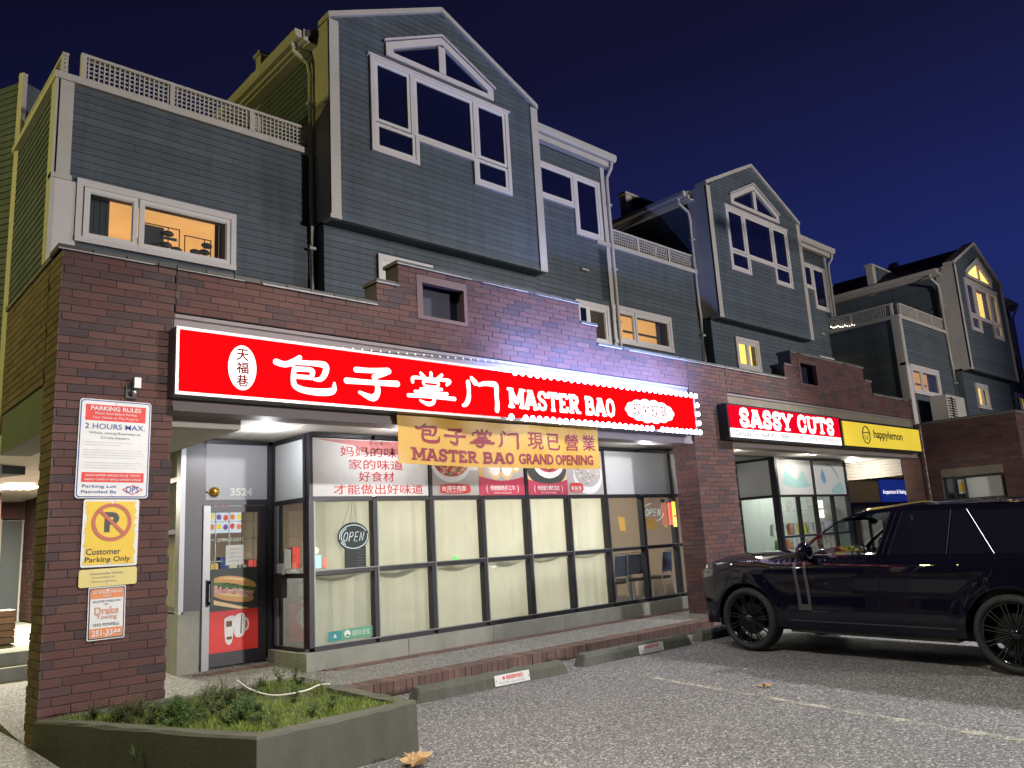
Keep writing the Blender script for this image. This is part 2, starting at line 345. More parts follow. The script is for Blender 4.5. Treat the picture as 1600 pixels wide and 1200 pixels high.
def speckle(name, base, hi, lo, sc=55, rough=.8, wet=0):
    m = N(name); co = m.coord()
    v = m.n('TexVoronoi'); v.inputs['Scale'].default_value = sc; m.l(co, v.inputs['Vector'])
    v2 = m.n('TexVoronoi'); v2.inputs['Scale'].default_value = sc*2.7; m.l(co, v2.inputs['Vector'])
    sp = m.n('SeparateColor'); m.l(v.outputs['Color'], sp.inputs[0]); sp2 = m.n('SeparateColor'); m.l(v2.outputs['Color'], sp2.inputs[0])
    c = m.ramp(sp.outputs[0], [(0, lo), (.45, base), (.74, base), (.86, hi), (1, tuple(min(1, x*1.35) for x in hi))])
    c2 = m.ramp(sp2.outputs[1], [(0, lo), (.6, base), (1, hi)])
    c = m.mixc(.4, c, c2); gap = m.ramp(v.outputs['Distance'], [(0, (1.25, 1.25, 1.25)), (.45, (.9, .9, .9)), (.75, (.25, .25, .25)), (1, (.08, .08, .08))]); c = m.mixc(1.0, c, gap, 'MULTIPLY'); big = m.noise(.55, 5); c = m.mixc(m.math('MULTIPLY', big, .5), c, tuple(x*.55 for x in base))
    if sc < 50:
        pt_ = m.noise(.23, 6); c = m.mixc(m.ramp(pt_, [(.42, (0, 0, 0)), (.62, (.55, .55, .55))]), c, tuple(x*.42 for x in base))
        oil = m.noise(1.9, 3); c = m.mixc(m.ramp(oil, [(.66, (0, 0, 0)), (.74, (.75, .75, .75))]), c, tuple(x*.25 for x in base))
        cr = m.n('TexVoronoi', feature='DISTANCE_TO_EDGE'); cr.inputs['Scale'].default_value = .42; wv = m.n('VectorMath', operation='ADD'); nn = m.n('TexNoise'); nn.inputs['Scale'].default_value = 2.2; m.l(co, nn.inputs['Vector']); m.l(co, wv.inputs[0]); m.l(nn.outputs['Color'], wv.inputs[1]); m.l(wv.outputs[0], cr.inputs['Vector'])
        c = m.mixc(m.ramp(cr.outputs['Distance'], [(0, (.85, .85, .85)), (.008, (0, 0, 0))]), c, (.015, .015, .015))
    m.l(c, m.b.inputs['Base Color'])
    h = m.math('ADD', m.math('MULTIPLY', v.outputs['Distance'], -1.0), m.math('MULTIPLY', v2.outputs['Distance'], -.4))
    m.bump(h, .9, .012)
    m.set(rough=m.math('ADD', m.math('MULTIPLY', sp2.outputs[0], .35), rough-.25), spec=.5); return m.m
M_ASPHALT = speckle('worn_asphalt', (.22, .212, .202), (.62, .60, .57), (.035, .035, .035), 52, .72)
M_AGGR = speckle('exposed_aggregate', (.27, .26, .235), (.55, .53, .48), (.08, .08, .07), 62, .85)
def conc(name, c, moss=.4, sc=1.0):
    m = N(name); a = m.noise(3*sc, 6); b = m.noise(45*sc, 4); d = m.noise(1.6*sc, 5, m.coord((1, 1, .35)))
    col = m.mixc(a, tuple(x*.7 for x in c), tuple(x*1.2 for x in c)); col = m.mixc(m.math('MULTIPLY', m.math('POWER', d, 2.2), moss*2.2), col, (.055, .062, .03))
    col = m.mixc(m.math('MULTIPLY', b, .3), col, tuple(x*.45 for x in c)); m.l(col, m.b.inputs['Base Color']); m.set(rough=.92, spec=.2); m.bump(b, .5, .006); return m.m
M_CONC = conc('weathered_concrete', (.135, .13, .112), .8)
M_SILL = conc('sill_concrete', (.30, .30, .26), .4, 1.5)
M_STOP = conc('wheel_stop_concrete', (.12, .122, .105), .45, 1.4)
M_FASCIA = paint('painted_fascia', (.17, .14, .14), .6, .2, 2, bump=.1)
M_FASCIA2 = conc('stained_fascia', (.22, .19, .15), .3)
M_SOFFIT = paint('soffit_paint', (.46, .43, .38), .6, .15, 2)
M_BLACK = flat('black_paint', (.012, .012, .014), .4)
M_METAL = paint('galvanised', (.4, .4, .4), .4, .1, 5, metal=.8)
M_WHITE = flat('white_print', (.58, .58, .565)); M_RED = flat('red_print', (.55, .03, .025)); M_BLUE = flat('blue_print', (.03, .06, .25)); M_GREYP = flat('grey_print', (.2, .2, .22))
M_YELLOW = flat('yellow_print', (.62, .42, .03)); M_ORANGE = flat('orange_print', (.58, .19, .06)); M_SALMON = flat('faded_print', (.50, .22, .14)); M_MAROON = flat('maroon_print', (.22, .01, .03))
M_PEELED = flat('faded_red_print', (.40, .10, .06)); M_PALEY = flat('pale_yellow', (.55, .46, .16)); M_GREEN = flat('green_print', (.08, .28, .16)); M_TEAL = flat('teal_print', (.02, .2, .22))
E_RED = emit('sign_red', (1, .003, .006), 1.15, (.10, .0, .0)); E_WHITE = emit('sign_white', (1, .97, .95), 1.7); E_RED2 = emit('sign_red_deep', (1, .004, .03), .75, (.10, .0, .0))
E_WHITE2 = emit('sign_white_soft', (1, .95, .93), 1.2); E_YEL = emit('sign_yellow', (1, .72, .05), .42, (.5, .4, .05))
vary(E_YEL, .42, .3); vary(E_RED2, .75, .35); vary(E_WHITE2, 1.2, .3, 3); vary(E_RED, 1.1, .2)
E_LED = emit('led_white', (.60, .74, 1), P_LED, (.8, .8, .8)); E_WARM = emit('warm_room_glow', (1, .56, .21), .60, (.5, .35, .2)); E_WARMY = emit('yellow_window_glow', (1, .66, .16), 1.25, (.5, .4, .2))  # room walls and gable panes glow in place of indoor lamps
vary(E_WARM, .60, .3, 1.8); vary(E_WARMY, 1.6, .3, 3)
E_LAMP = emit('lamp_disc', (1, .93, .75), 14); E_NEONR = emit('neon_red', (1, .03, .02), 2.5); E_NEONY = emit('neon_yellow', (1, .5, .03), 2.2)

# ------------------------------------------------------------------ brick laying
CAM = Vector((0, 0, 1.6)); CH, BL, J = .075, .297, .008
_bm = {}
def brick_mesh(L, H, axis, d, mat=None):
    key = (round(L, 2), round(H, 3), axis, d, mat and mat.name)
    if key not in _bm:
        mb = MB(); L = key[0]; c = .0035
        # front face, four chamfers, four returns
        pts = lambda u, v, w: (u, w, v) if axis == 'y' else (w, u, v)
        a = [(-L/2+c, -H/2+c), (L/2-c, -H/2+c), (L/2-c, H/2-c), (-L/2+c, H/2-c)]; b = [(-L/2, -H/2), (L/2, -H/2), (L/2, H/2), (-L/2, H/2)]
        i = mb.P(*[pts(u, v, -d) for u, v in a], *[pts(u, v, -d+c) for u, v in b], *[pts(u, v, 0) for u, v in b])
        mb.f.append((i, i+1, i+2, i+3))
        for k in range(4):
            q = (k+1) % 4; mb.f.append((i+4+k, i+4+q, i+q, i+k)); mb.f.append((i+8+k, i+8+q, i+4+q, i+4+k))
        mb.mi = [0]*9; _bm[key] = mb.mesh('brick', mat or M_BRICK, recalc=False)
    return _bm[key]
def lay(parent, axis, w, u0, u1, z0, z1, off=(0, 0, 0), holes=(), single=300, face=-1, ends=None, d=.008, H=CH-J, mat=None):
    """bricks on the plane axis=w (outward face*axis) over u0..u1, z0..z1; returns nothing"""
    rows = int(round((z1-z0)/CH)); out = []
    for r in range(rows):
        za = z0+r*CH; zc = za+CH/2
        segs = [(u0, u1)]
        for (ha, hb, hz0, hz1) in holes:
            if hz0 < zc < hz1:
                ns = []
                for a, b in segs:
                    if hb <= a or ha >= b: ns.append((a, b))
                    else:
                        if ha > a: ns.append((a, ha))
                        if hb < b: ns.append((hb, b))
                segs = ns
        for a, b in segs:
            sh = (BL+J)*(.5 if r % 2 else 0) + (.076 if (r//2) % 3 == 1 else 0)
            k = math.floor((a-sh)/(BL+J)); u = sh+k*(BL+J)
            while u < b-.02:
                ua, ub = max(u, a), min(u+BL, b)
                if ub-ua > .04: out.append((ua, ub, zc))
                u += BL+J
    def pos(t): 
        u = (t[0]+t[1])/2
        return Vector((u, w, t[2]) if axis == 'y' else (w, u, t[2]))+Vector(off)
    out.sort(key=lambda t: (pos(t)-CAM).length)
    for t in out[:single]:
        o = link('brick', brick_mesh(t[1]-t[0], H, axis, d, mat), parent, loc=pos(t)+Vector((0, 0, random.uniform(-.001, .001)))+(Vector((0, random.uniform(-.002, .002), 0)) if axis == 'y' else Vector((random.uniform(-.002, .002), 0, 0))))
    if len(out) > single:
        mb = MB()
        for t in out[single:]:
            p = pos(t); L = (t[1]-t[0])/2; q = d+random.uniform(-.002, .002)
            if axis == 'y': mb.box(p.x-L, p.x+L, p.y-q, p.y+.004, p.z-H/2, p.z+H/2)
            else: mb.box(p.x-q, p.x+.004, p.y-L, p.y+L, p.z-H/2, p.z+H/2)
        mb.build('brickwork', mat or M_BRICK, parent, kind='stuff')
def holed(mb, x0, x1, z0, z1, ya, yb, holes):   # slab between planes ya..yb with rectangular openings
    xs = sorted({x0, x1, *[min(max(h[i], x0), x1) for h in holes for i in (0, 1)]}); zs = sorted({z0, z1, *[min(max(h[i], z0), z1) for h in holes for i in (2, 3)]})
    for i in range(len(xs)-1):
        run = None
        for j in range(len(zs)-1):
            cx, cz = (xs[i]+xs[i+1])/2, (zs[j]+zs[j+1])/2
            hit = any(h[0] < cx < h[1] and h[2] < cz < h[3] for h in holes)
            if hit:
                if run is not None: mb.box(xs[i], xs[i+1], ya, yb, run, zs[j]); run = None
            elif run is None: run = zs[j]
        if run is not None: mb.box(xs[i], xs[i+1], ya, yb, run, zs[-1])

# ================================================================== GROUND
F0, SS, DD = 7.9, 9.2, 10.2         # brick face, shop front, door planes
def gz(y): return 0 if y > 6.5 else -.013*(6.5-y)
mb = MB()
mb.face((-120, 6.5, 0), (120, 6.5, 0), (120, 60, 0), (-120, 60, 0)); mb.face((-120, -60, gz(-60)), (120, -60, gz(-60)), (120, 6.5, 0), (-120, 6.5, 0))
mb.build('ground', M_ASPHALT, kind='structure')
mb = MB()
for x0, x1, y0, y1 in ((-30, 1.69, 5.2, 11.2),): mb.box(x0, x1, y0, y1, .004, .15)
mb.hexa([(1.69, 7.86, .01), (21.5, 7.86, .01), (21.5, 8.02, .01), (1.69, 8.02, .01)], [(1.69, 7.86, .146), (21.5, 7.86, .146), (21.5, 8.02, .146), (1.69, 8.02, .146)])
mb.hexa([(1.69, 8.02, .01), (21.5, 8.02, .01), (21.5, 11.2, .01), (1.69, 11.2, .01)], [(1.69, 8.02, .146), (21.5, 8.02, .146), (21.5, 11.2, .30), (1.69, 11.2, .30)])
walk = mb.build('sidewalk', M_AGGR, kind='structure')
# soldier bricks along the kerb (each its own) and the flush band by the shop front
M_KERB = paint('kerb_brick', (.115, .068, .056), .9, .3, 8, bump=.4, tone=.5)
kb = MB(); kb.box(-.0385, .0385, -.19, .11, -.10, .045); kme = kb.mesh('brick', M_KERB)
x = 4.2; nk = 0; rest = MB()
while x < 21.4:
    z = .112+random.uniform(-.003, .003); y = 7.99+random.uniform(-.006, .006)
    if x < 12.2: link('brick', kme, walk, loc=(x, y, z))
    else: rest.box(x-.0385, x+.0385, y-.19, y+.11, z-.1, z+.045)
    x += .085
x = 3.8
while x < 16:
    yb = 9.08 if x > 4.92 else 10.0
    zz = .146+(yb-8.02)*.0484; rest.box(x, x+.29, yb-.09, yb-.012, zz-.02, zz+.009); rest.box(x+.12, x+.40, yb-.175, yb-.10, zz-.03, zz+.005); x += .30
rest.build('brick_edging', M_KERB, walk, kind='stuff')
# stall line
mb = MB(); 
for a, b in ((.8, 6.3),):
    for yy in (a,):
        n = 40
        for i in range(n):
            ya = a+(b-a)*i/n; yb = a+(b-a)*(i+1)/n; xa = 6.58+.143*ya; xb = 6.58+.143*yb; w = .05+.006*sin(i*1.7)
            mb.face((xa-w, ya, gz(ya)+.004), (xa+w, ya, gz(ya)+.004), (xb+w, yb, gz(yb)+.004), (xb-w, yb, gz(yb)+.004))
lm = N('worn_line_paint'); lm.b.inputs['Base Color'].default_value = (.46, .45, .36, 1); lm.set(rough=.9); _t = lm.n('BsdfTransparent'); _x = lm.n('MixShader'); lm.l(lm.ramp(lm.math('ADD', lm.math('MULTIPLY', lm.noise(60, 4), .6), lm.math('MULTIPLY', lm.noise(5, 3), .5)), [(.51, (0, 0, 0)), (.62, (.85, .85, .85))]), _x.inputs[0]); lm.l(_t.outputs[0], _x.inputs[1]); lm.l(lm.b.outputs[0], _x.inputs[2]); lm.l(_x.outputs[0], lm.out.inputs[0])
mb.build('parking_line', lm.m, kind='structure')

# ================================================================== GROUND FLOOR BRICKWORK
Z0, ZC = .0, 4.50
def coping(parent, axis, w, u0, u1, z, off=(0, 0, 0), step=.30):
    u = u0; mb = MB(off)
    while u < u1-.02:
        v = min(u+step-.012, u1); dz = random.uniform(-.002, .002)
        if axis == 'y': mb.box(u, v, w-.03, w+.30, z, z+.045+dz)
        else: mb.box(w-.03, w+.30, u, v, z, z+.045+dz)
        u += step
    mb.build('coping', M_COPING, parent)
    mb = MB(off)  # pale flashing dashes, also the painted highlight of the coping edge
    u = u0
    while u < u1-.05:
        v = min(u+random.uniform(.15, 1.1), u1)
        if axis == 'y': mb.box(u, v, w-.034, w-.0305, z-.004, z+random.uniform(.004, .013))
        else: mb.box(w-.034, w-.0305, u, v, z-.004, z+random.uniform(.004, .013))
        u = v+random.choice((.01, .01, .2))
    mb.build('flashing', M_FLASH, parent, kind='stuff')
pl = thing('brick_pillar', 'dark red brick corner pillar carrying the stack of parking signs', 'pillar', (2.25, 8.1, .1))
mb = MB(); mb.box(1.735, 2.755, 7.915, 8.335, 0, 3.02); mb.box(1.735, 2.755, 7.915, 8.34, 3.02, ZC); mb.build('mortar_core', M_MORTAR, pl)
lay(pl, 'y', 7.915, 1.725, 2.765, 0, ZC)
lay(pl, 'x', 1.735, 7.905, 8.345, 0, ZC, mat=M_BRICK_LIT)
mb = MB(); mb.box(1.71, 2.77, 7.93, 8.345, .0, .02); mb.build('footing', M_CONC, pl)
coping(pl, 'y', 7.915, 1.69, 2.76, ZC)
# side wall above the passage
sw = thing('brick_side_wall', 'yellow lit brick side wall above the open passage left of the corner pillar', 'wall', (1.75, 9.3, 3))
mb = MB(); mb.box(1.735, 1.98, 8.355, 10.3, 3.3, ZC); mb.build('mortar_core', M_MORTAR, sw)
lay(sw, 'x', 1.735, 8.365, 10.3, 3.3, ZC, single=300, mat=M_BRICK_LIT)
coping(sw, 'x', 1.735, 7.92, 10.3, ZC)
mb = MB(); mb.box(1.75, 2.05, 8.35, 10.3, 2.85, 3.295); mb.build('beam', paint('beam_paint', (.10, .12, .09), .7), sw)
# parapets: unit 1 and unit 2
def parapet(name_label, x0, x1, xs, group):
    t = thing('brick_parapet', name_label, 'parapet', ((x0+x1)/2, 8, 4.1), group)
    a, b = xs   # outer step edges
    vent = (a+.60, a+1.42, 4.43, 5.02)
    mb = MB(); holed(mb, x0, x1, 4.05, ZC, 7.915, 8.2, [vent]); holed(mb, a+.012, b-.012, ZC, 4.80, 7.915, 8.2, [vent]); holed(mb, a+.332, b-.372, 4.8, 5.10, 7.915, 8.2, [vent]); mb.build('mortar_core', M_MORTAR, t)
    hs = [(vent[0], vent[1], vent[2], vent[3])]
    # one pass over the whole outline, the missing corners are holes
    hs2 = hs+[(x0-1, a, ZC, 6), (b, x1+1, ZC, 6), (x0-1, a+.32, 4.8, 6), (b-.36, x1+1, 4.8, 6)]
    lay(t, 'y', 7.915, x0+.005, x1-.005, 4.05, 5.10, holes=hs2)
    coping(t, 'y', 7.915, x0, a, ZC); coping(t, 'y', 7.915, a-.01, a+.32, 4.8); coping(t, 'y', 7.915, a+.30, b-.34, 5.1); coping(t, 'y', 7.915, b-.36, b+.01, 4.8); coping(t, 'y', 7.915, b, x1, ZC)
    # vent
    v = MB(); x, X, z, Z = vent; v.box(x, X, 7.90, 7.99, Z-.10, Z); v.box(x, X, 7.90, 7.99, z, z+.05); v.box(x, x+.09, 7.90, 7.99, z+.05, Z-.10); v.box(X-.05, X, 7.90, 7.99, z+.05, Z-.10)
    f = v.build('vent_frame', paint('vent_paint', (.085, .042, .042), .6), t)
    v = MB(); v.box(x, X, 8.12, 8.15, z, Z); v.build('vent_back', flat('vent_shade', (.006, .007, .02)), f)  # near black back paints the shade inside the vent
    # fascia and soffit edge
    g = MB(); g.box(x0+.003, x1-.003, 7.95, 8.25, 3.05, 4.045); g.build('fascia', M_FASCIA if x0 < 5 else M_FASCIA2, t)
    g = MB(); g.box(x0+.003, x1-.003, 7.93, 7.95, 3.05, 3.10); g.box(x0+.003, x1-.003, 7.93, 7.95, 4.0, 4.04); g.build('fascia_trim', M_FASCIA, t)
    return t
parapet('stepped brick parapet over the red lit restaurant sign', 2.77, 11.5, (5.16, 9.18), 'stepped brick parapets')
parapet('stepped brick parapet over the hair salon and lemon tea signs', 12.7, 21.2, (14.9, 18.95), 'stepped brick parapets')
p2 = thing('brick_pillar', 'red brick pillar between the two shop bays beside the black car', 'pillar', (12.1, 8.1, .1))
mb = MB(); mb.box(11.515, 12.685, 7.915, 8.36, .14, ZC); mb.build('mortar_core', M_MORTAR, p2)
lay(p2, 'y', 7.915, 11.505, 12.695, .22, ZC); lay(p2, 'x', 11.515, 7.905, 8.37, .22, 3.07)
mb = MB(); mb.box(11.49, 12.71, 7.885, 8.38, .14, .225); mb.build('footing', M_SILL, p2); coping(p2, 'y', 7.915, 11.49, 12.71, ZC)
p3 = thing('brick_pillar', 'pale lit brick pillar at the far end under the yellow sign', 'pillar', (21.3, 8.1, .1))
mb = MB(); mb.box(21.215, 21.562, 7.915, 8.36, .0, ZC-.6); mb.build('mortar_core', M_MORTAR, p3)
lay(p3, 'x', 21.215, 7.905, 8.37, .0, 3.07); lay(p3, 'y', 7.915, 21.2, 21.54, 0, 3.9)
# soffits
sf = MB()
for k in range(62):
    x = 2.8+k*.301
    if x < 11.3 or 12.7 < x < 21.2: sf.box(x, x+.295, 8.25, 12.0, 3.12+.0006*(k % 3), 3.15)
sfo = sf.build('soffit_board', M_SOFFIT); sfo.name = 'soffit'; sfo['kind'] = 'structure'
mb = MB(); mb.box(2.77, 21.5, 8.2, 18.9, 3.16, 3.3); mb.box(1.77, 3.66, 8.37, 19.2, 2.96, 3.10); mb.box(-1, 4.6, 19.25, 19.5, 0, 4.4); mb.box(21.9, 22.0, 6.1, 7.9, -.1, 3.9); mb.box(21.52, 21.62, 7.91, 8.1, 0, 3.9); o = mb.build('slab_and_sky_blocks', M_SOFFIT, kind='structure')  # slab and passage ceiling, with unseen blocks added to close sky gaps

# ================================================================== TOWN HOUSES
def clip_x(z, left, right):  return left(z), right(z)
def boards(t, off, y, x0, x1, z0, z1, holes=(), poly=None, single=True, h=.098, axis='y', face=-1):
    """lapped clapboards on a wall; poly(z)->(xa,xb) clips a gable"""
    n = int(math.ceil((z1-z0)/h-1e-6)); big = MB(off)
    for i in range(n):
        za = z0+i*h; zb = min(za+h*1.12, z1); zm = (za+min(za+h, z1))/2
        a0, b0 = (x0, x1) if poly is None else poly(za); a1, b1 = (x0, x1) if poly is None else poly(zb)
        if b1-a1 < .05: a1 = b1 = (a1+b1)/2
        if b0-a0 < .05: continue
        segs = [[a0, b0, a1, b1]]
        for (ha, hb, hz0, hz1) in holes:
            if hz0 < zm < hz1:
                ns = []
                for s0, s1, t0, t1 in segs:
                    if hb <= s0 or ha >= s1: ns.append([s0, s1, t0, t1])
                    else:
                        if ha > s0: ns.append([s0, ha, min(t0, ha), ha])
                        if hb < s1: ns.append([hb, s1, hb, max(t1, hb)])
                segs = ns
        for s0, s1, t0, t1 in segs:
            if s1-s0 < .03: continue
            if single and s1-s0 > 2.4 and t1-t0 > 2.4:
                q = random.uniform(max(s0, t0)+.7, min(s1, t1)-.7); parts_ = ((s0, q-.002, t0, q-.002), (q+.002, s1, q+.002, t1))
            else: parts_ = ((s0, s1, t0, t1),)
            for (s0, s1, t0, t1) in parts_[1:]:
                mbx = MB(off) if single else big
                ya, yb, yc = y-.019, y-.0055, y
                mbx.hexa([(s0, ya, za), (s1, ya, za), (s1, yc, za), (s0, yc, za)], [(t0, yb, zb), (t1, yb, zb), (t1, yc, zb), (t0, yc, zb)])
                if single: mbx.build('clapboard', M_SIDING, t)
            s0, s1, t0, t1 = parts_[0]
            mbx = MB(off) if single else big
            ya, yb, yc = y-.020, y-.006, y     # bottom edge proud, top edge under the next board
            if axis == 'y': mbx.hexa([(s0, ya, za), (s1, ya, za), (s1, yc, za), (s0, yc, za)], [(t0, yb, zb), (t1, yb, zb), (t1, yc, zb), (t0, yc, zb)])
            else: mbx.hexa([(ya, s0, za), (ya, s1, za), (yc, s1, za), (yc, s0, za)], [(yb, t0, zb), (yb, t1, zb), (yc, t1, zb), (yc, t0, zb)])
            if single: mbx.build('clapboard', M_SIDING, t)
    if not single: big.build('clapboards', M_SIDING, t, kind='stuff')
def sash(t, off, x0, x1, z0, z1, y, pane=M_DARKGLASS, fr=.055, mat=M_VINYL, name='window'):
    mb = MB(off); mb.box(x0, x1, y-.045, y, z1-fr, z1); mb.box(x0, x1, y-.045, y, z0, z0+fr); mb.box(x0, x0+fr, y-.045, y, z0+fr, z1-fr); mb.box(x1-fr, x1, y-.045, y, z0+fr, z1-fr)
    w = mb.build(name, mat, t)
    g = MB(off); g.box(x0+fr, x1-fr, y-.018, y-.010, z0+fr, z1-fr); g.build('pane', pane, w)
    b = MB(off); i = fr; a = .012   # inner bead
    b.box(x0+i, x1-i, y-.03, y-.018, z1-i-a, z1-i); b.box(x0+i, x1-i, y-.03, y-.018, z0+i, z0+i+a); b.box(x0+i, x0+i+a, y-.03, y-.018, z0+i+a, z1-i-a); b.box(x1-i-a, x1-i, y-.03, y-.018, z0+i+a, z1-i-a)
    b.build('glazing_bead', M_BLACK if pane is M_DARKGLASS else mat, w)
    return w
def room(t, off, x0, x1, z0, z1, y, mat, depth=1.6, parent=None):
    mb = MB(off); mb.face((x0-.1, y+depth, z0-.3), (x1+.1, y+depth, z0-.3), (x1+.1, y+depth, z1+.3), (x0-.1, y+depth, z1+.3)); 
    mb.face((x0-.1, y+.0, z0-.3), (x0-.1, y+depth, z0-.3), (x0-.1, y+depth, z1+.3), (x0-.1, y+.0, z1+.3)); mb.face((x1+.1, y+.0, z0-.3), (x1+.1, y+depth, z0-.3), (x1+.1, y+depth, z1+.3), (x1+.1, y+.0, z1+.3))
    mb.face((x0-.1, y+.0, z1+.3), (x1+.1, y+.0, z1+.3), (x1+.1, y+depth, z1+.3), (x0-.1, y+depth, z1+.3)); mb.face((x0-.1, y+.0, z0-.3), (x1+.1, y+.0, z0-.3), (x1+.1, y+depth, z0-.3), (x0-.1, y+depth, z0-.3))
    return mb.build('room', mat, parent or t)
def lattice(t, off, x0, x1, z0, z1, y, axis='y', step=.06, posts=()):
    def bx(m, a, b, c, d, p, q):
        m.box(a, b, c, d, p, q) if axis == 'y' else m.box(c, d, a, b, p, q)
    r = MB(off); bx(r, x0, x1, y-.035, y+.035, z1-.04, z1); bx(r, x0, x1, y-.03, y+.03, z0, z0+.03)
    for p in posts: bx(r, p-.03, p+.03, y-.034, y+.034, z0+.03, z1-.04)
    ra = r.build('railing', M_TRIM, t)
    l = MB(off); x = x0+step/2
    while x < x1: bx(l, x-.009, x+.009, y-.012, y-.002, z0+.03, z1-.04); x += step
    z = z0+.05
    while z < z1-.05: bx(l, x0, x1, y-.002, y+.008, z-.009, z+.009); z += step
    l.build('lattice', M_TRIM, ra, kind='stuff')
def house(off, label, lit=0, single=False, ends=(True, True)):
    T, U = 9.45, 9.95; V = 9.70
    t = thing('town_house', label, 'house', (off[0]+7, off[1]+10, off[2]+4.5), 'blue grey town houses over the shops')
    Wl = (2.28, 4.20, 5.36, 6.12)                 # low wide window
    Wr = (10.95, 11.92, 5.3, 6.09); Ws = (6.34, 7.36, 5.3, 5.97)
    bh = [(9.7, 11.95, 7.99, 8.75), (11.14, 11.95, 7.45, 8.75)]
    # structural cores
    mb = MB(off); holed(mb, 2.05, 12.10, 4.0, 7.38, U, U+.16, [(2.40, 4.12, 5.44, 6.04), (11.0, 11.86, 5.3, 6.03), (5.6, 9.6, 4.2, 6.2)]); holed(mb, 5.45, 9.70, 4.0, 6.235, V, V+.14, [(Ws[0]+.07, Ws[1]-.07, 5.3, Ws[3]-.07)]); mb.box(5.45, 5.6, V+.141, U-.001, 4, 6.234); mb.box(9.55, 9.7, V+.141, U-.001, 4, 6.234); mb.box(9.70, 12.10, U, U+.15, 7.38, 9.25)
    mb.box(2.05, 2.2, U+.16, 16, 4.0, 7.38); mb.box(2.2, 5.5, U+.16, 16, 7.2, 7.30); mb.box(12.0, 12.09, U+.16, 16, 7.2, 9.2)
    mb.build('wall', M_SIDING, t)
    gl = lambda z: 5.45 if z < 9.42 else 5.45+(z-9.42)*(2.12/1.05); gr = lambda z: 9.70 if z < 9.42 else 9.70-(z-9.42)*(2.13/1.05)
    pent = [(5.45, 6.28), (9.70, 6.28), (9.70, 9.42), (7.57, 10.45), (5.45, 9.42)]
    gap = (6.30, 8.80, 7.75, 8.92) if lit == 2 else None
    mb = MB(off)
    if lit == 2:
        holed(mb, 5.45, 9.70, 6.28, 9.15, T, T+.14, [(6.25, 6.88, 7.60, 8.96), (6.95, 8.12, 8.02, 8.96), (8.22, 8.85, 7.60, 8.96)])
        mb.prism([(5.45, 9.15), (6.75, 9.15), (6.75, 9.28), (7.50, 9.28), (7.50, 9.80), (7.57, 10.45), (5.45, 9.42)], T, T+.14); mb.prism([(9.70, 9.15), (9.70, 9.42), (7.57, 10.45), (7.50, 9.80), (7.64, 9.80), (7.64, 9.28), (8.35, 9.28), (8.35, 9.15)], T+.001, T+.141)
    else: mb.prism(pent, T, T+.14)
    mb.box(5.45, 5.6, T+.141, 16, 6.28, 9.2); mb.box(9.55, 9.7, T+.141, 16, 6.28, 9.2)
    mb.build('gable_wall', M_SIDING, t)
    mb = MB(off); mb.box(5.46, 9.69, T+.002, V-.03, 6.235, 6.278); mb.build('overhang', M_SIDING, t)
    # boards
    Wl2 = (2.05 if ends[0] else 2.2, 4.24, 5.2, 6.16)
    boards(t, off, U, 2.20 if ends[0] else 2.05, 5.45, 4.45, 7.36, holes=[Wl2], single=single)
    boards(t, off, V, 5.45, 9.70, 4.45, 6.22, holes=[Ws], single=single); boards(t, off, U, 9.70, 12.02, 4.45, 6.21, holes=[Wr], single=single)
    boards(t, off, U, 9.75, 12.02, 6.214, 9.12, holes=bh, single=single)
    th = [(6.12, 8.98, 7.91, 9.08), (6.12, 7.0, 7.49, 7.92), (8.13, 8.98, 7.49, 7.92)]
    # triangular window: cut boards by a stepped set of holes
    for i in range(8):
        z = 9.18+i*.1; hw = 1.12 if z < 9.4 else max(0, 1.12-(z-9.43)*2.15)
        if hw > .03: th.append((7.54-hw, 7.54+hw, z, z+.1))
    boards(t, off, T, 5.58, 9.57, 6.30, 10.42, holes=th, poly=lambda z: (max(5.58, gl(z)), min(9.57, gr(z))), single=single)
    boards(t, off, 5.45, T+.14, 16, 7.36, 9.2, axis='x', single=False)
    if ends[0]: boards(t, off, 2.05, U+.16, 16, 4.45, 7.36, axis='x', single=False)
    # corner boards and rakes
    mb = MB(off); mb.box(5.42, 5.58, T-.045, T, 6.30, 9.42); mb.box(5.42, 5.45, T-.044, U, 6.30, 9.42); mb.box(5.40, 5.585, T-.05, T+.2, 6.24, 6.30); mb.build('corner_board', M_TRIM, t)
    mb = MB(off); mb.box(9.57, 9.70, T-.045, T, 6.24, 9.42); mb.box(9.70, 9.745, T-.044, U-.032, 6.24, 9.42); mb.build('corner_board', M_TRIM, t)
    mb = MB(off); mb.prism([(5.40, 9.42), (7.57, 10.47), (7.57, 10.56), (5.40, 9.51)], T-.07, T+.25); mb.build('rake_board', M_TRIM, t)
    mb = MB(off); mb.prism([(9.75, 9.42), (9.75, 9.51), (7.572, 10.56), (7.572, 10.47)], T-.07, T+.25); mb.build('rake_board', M_TRIM, t)
    mb = MB(off); mb.box(12.02, 12.14, U-.045, U+.1, 4.4, 9.12); mb.build('corner_board', M_TRIM, t)
    if ends[0]:
        mb = MB(off); mb.box(2.03, 2.20, U-.045, U, 6.165, 7.40); mb.box(2.00, 2.05, U-.045, U+.16, 4.4, 7.40); mb.box(2.0, 2.22, U-.055, U+.1, 6.10, 6.165); mb.build('corner_board', M_TRIM, t)
        mb = MB(off); mb.box(2.05, 2.29, U-.04, U, 4.5, 6.10); mb.build('panel', M_WINTRIM, t)
    # belt shadow trim, parapet cap
    mb = MB(off); mb.box(5.59, 9.56, T-.04, T, 6.24, 6.295); mb.build('belt_trim', M_SIDING, t)
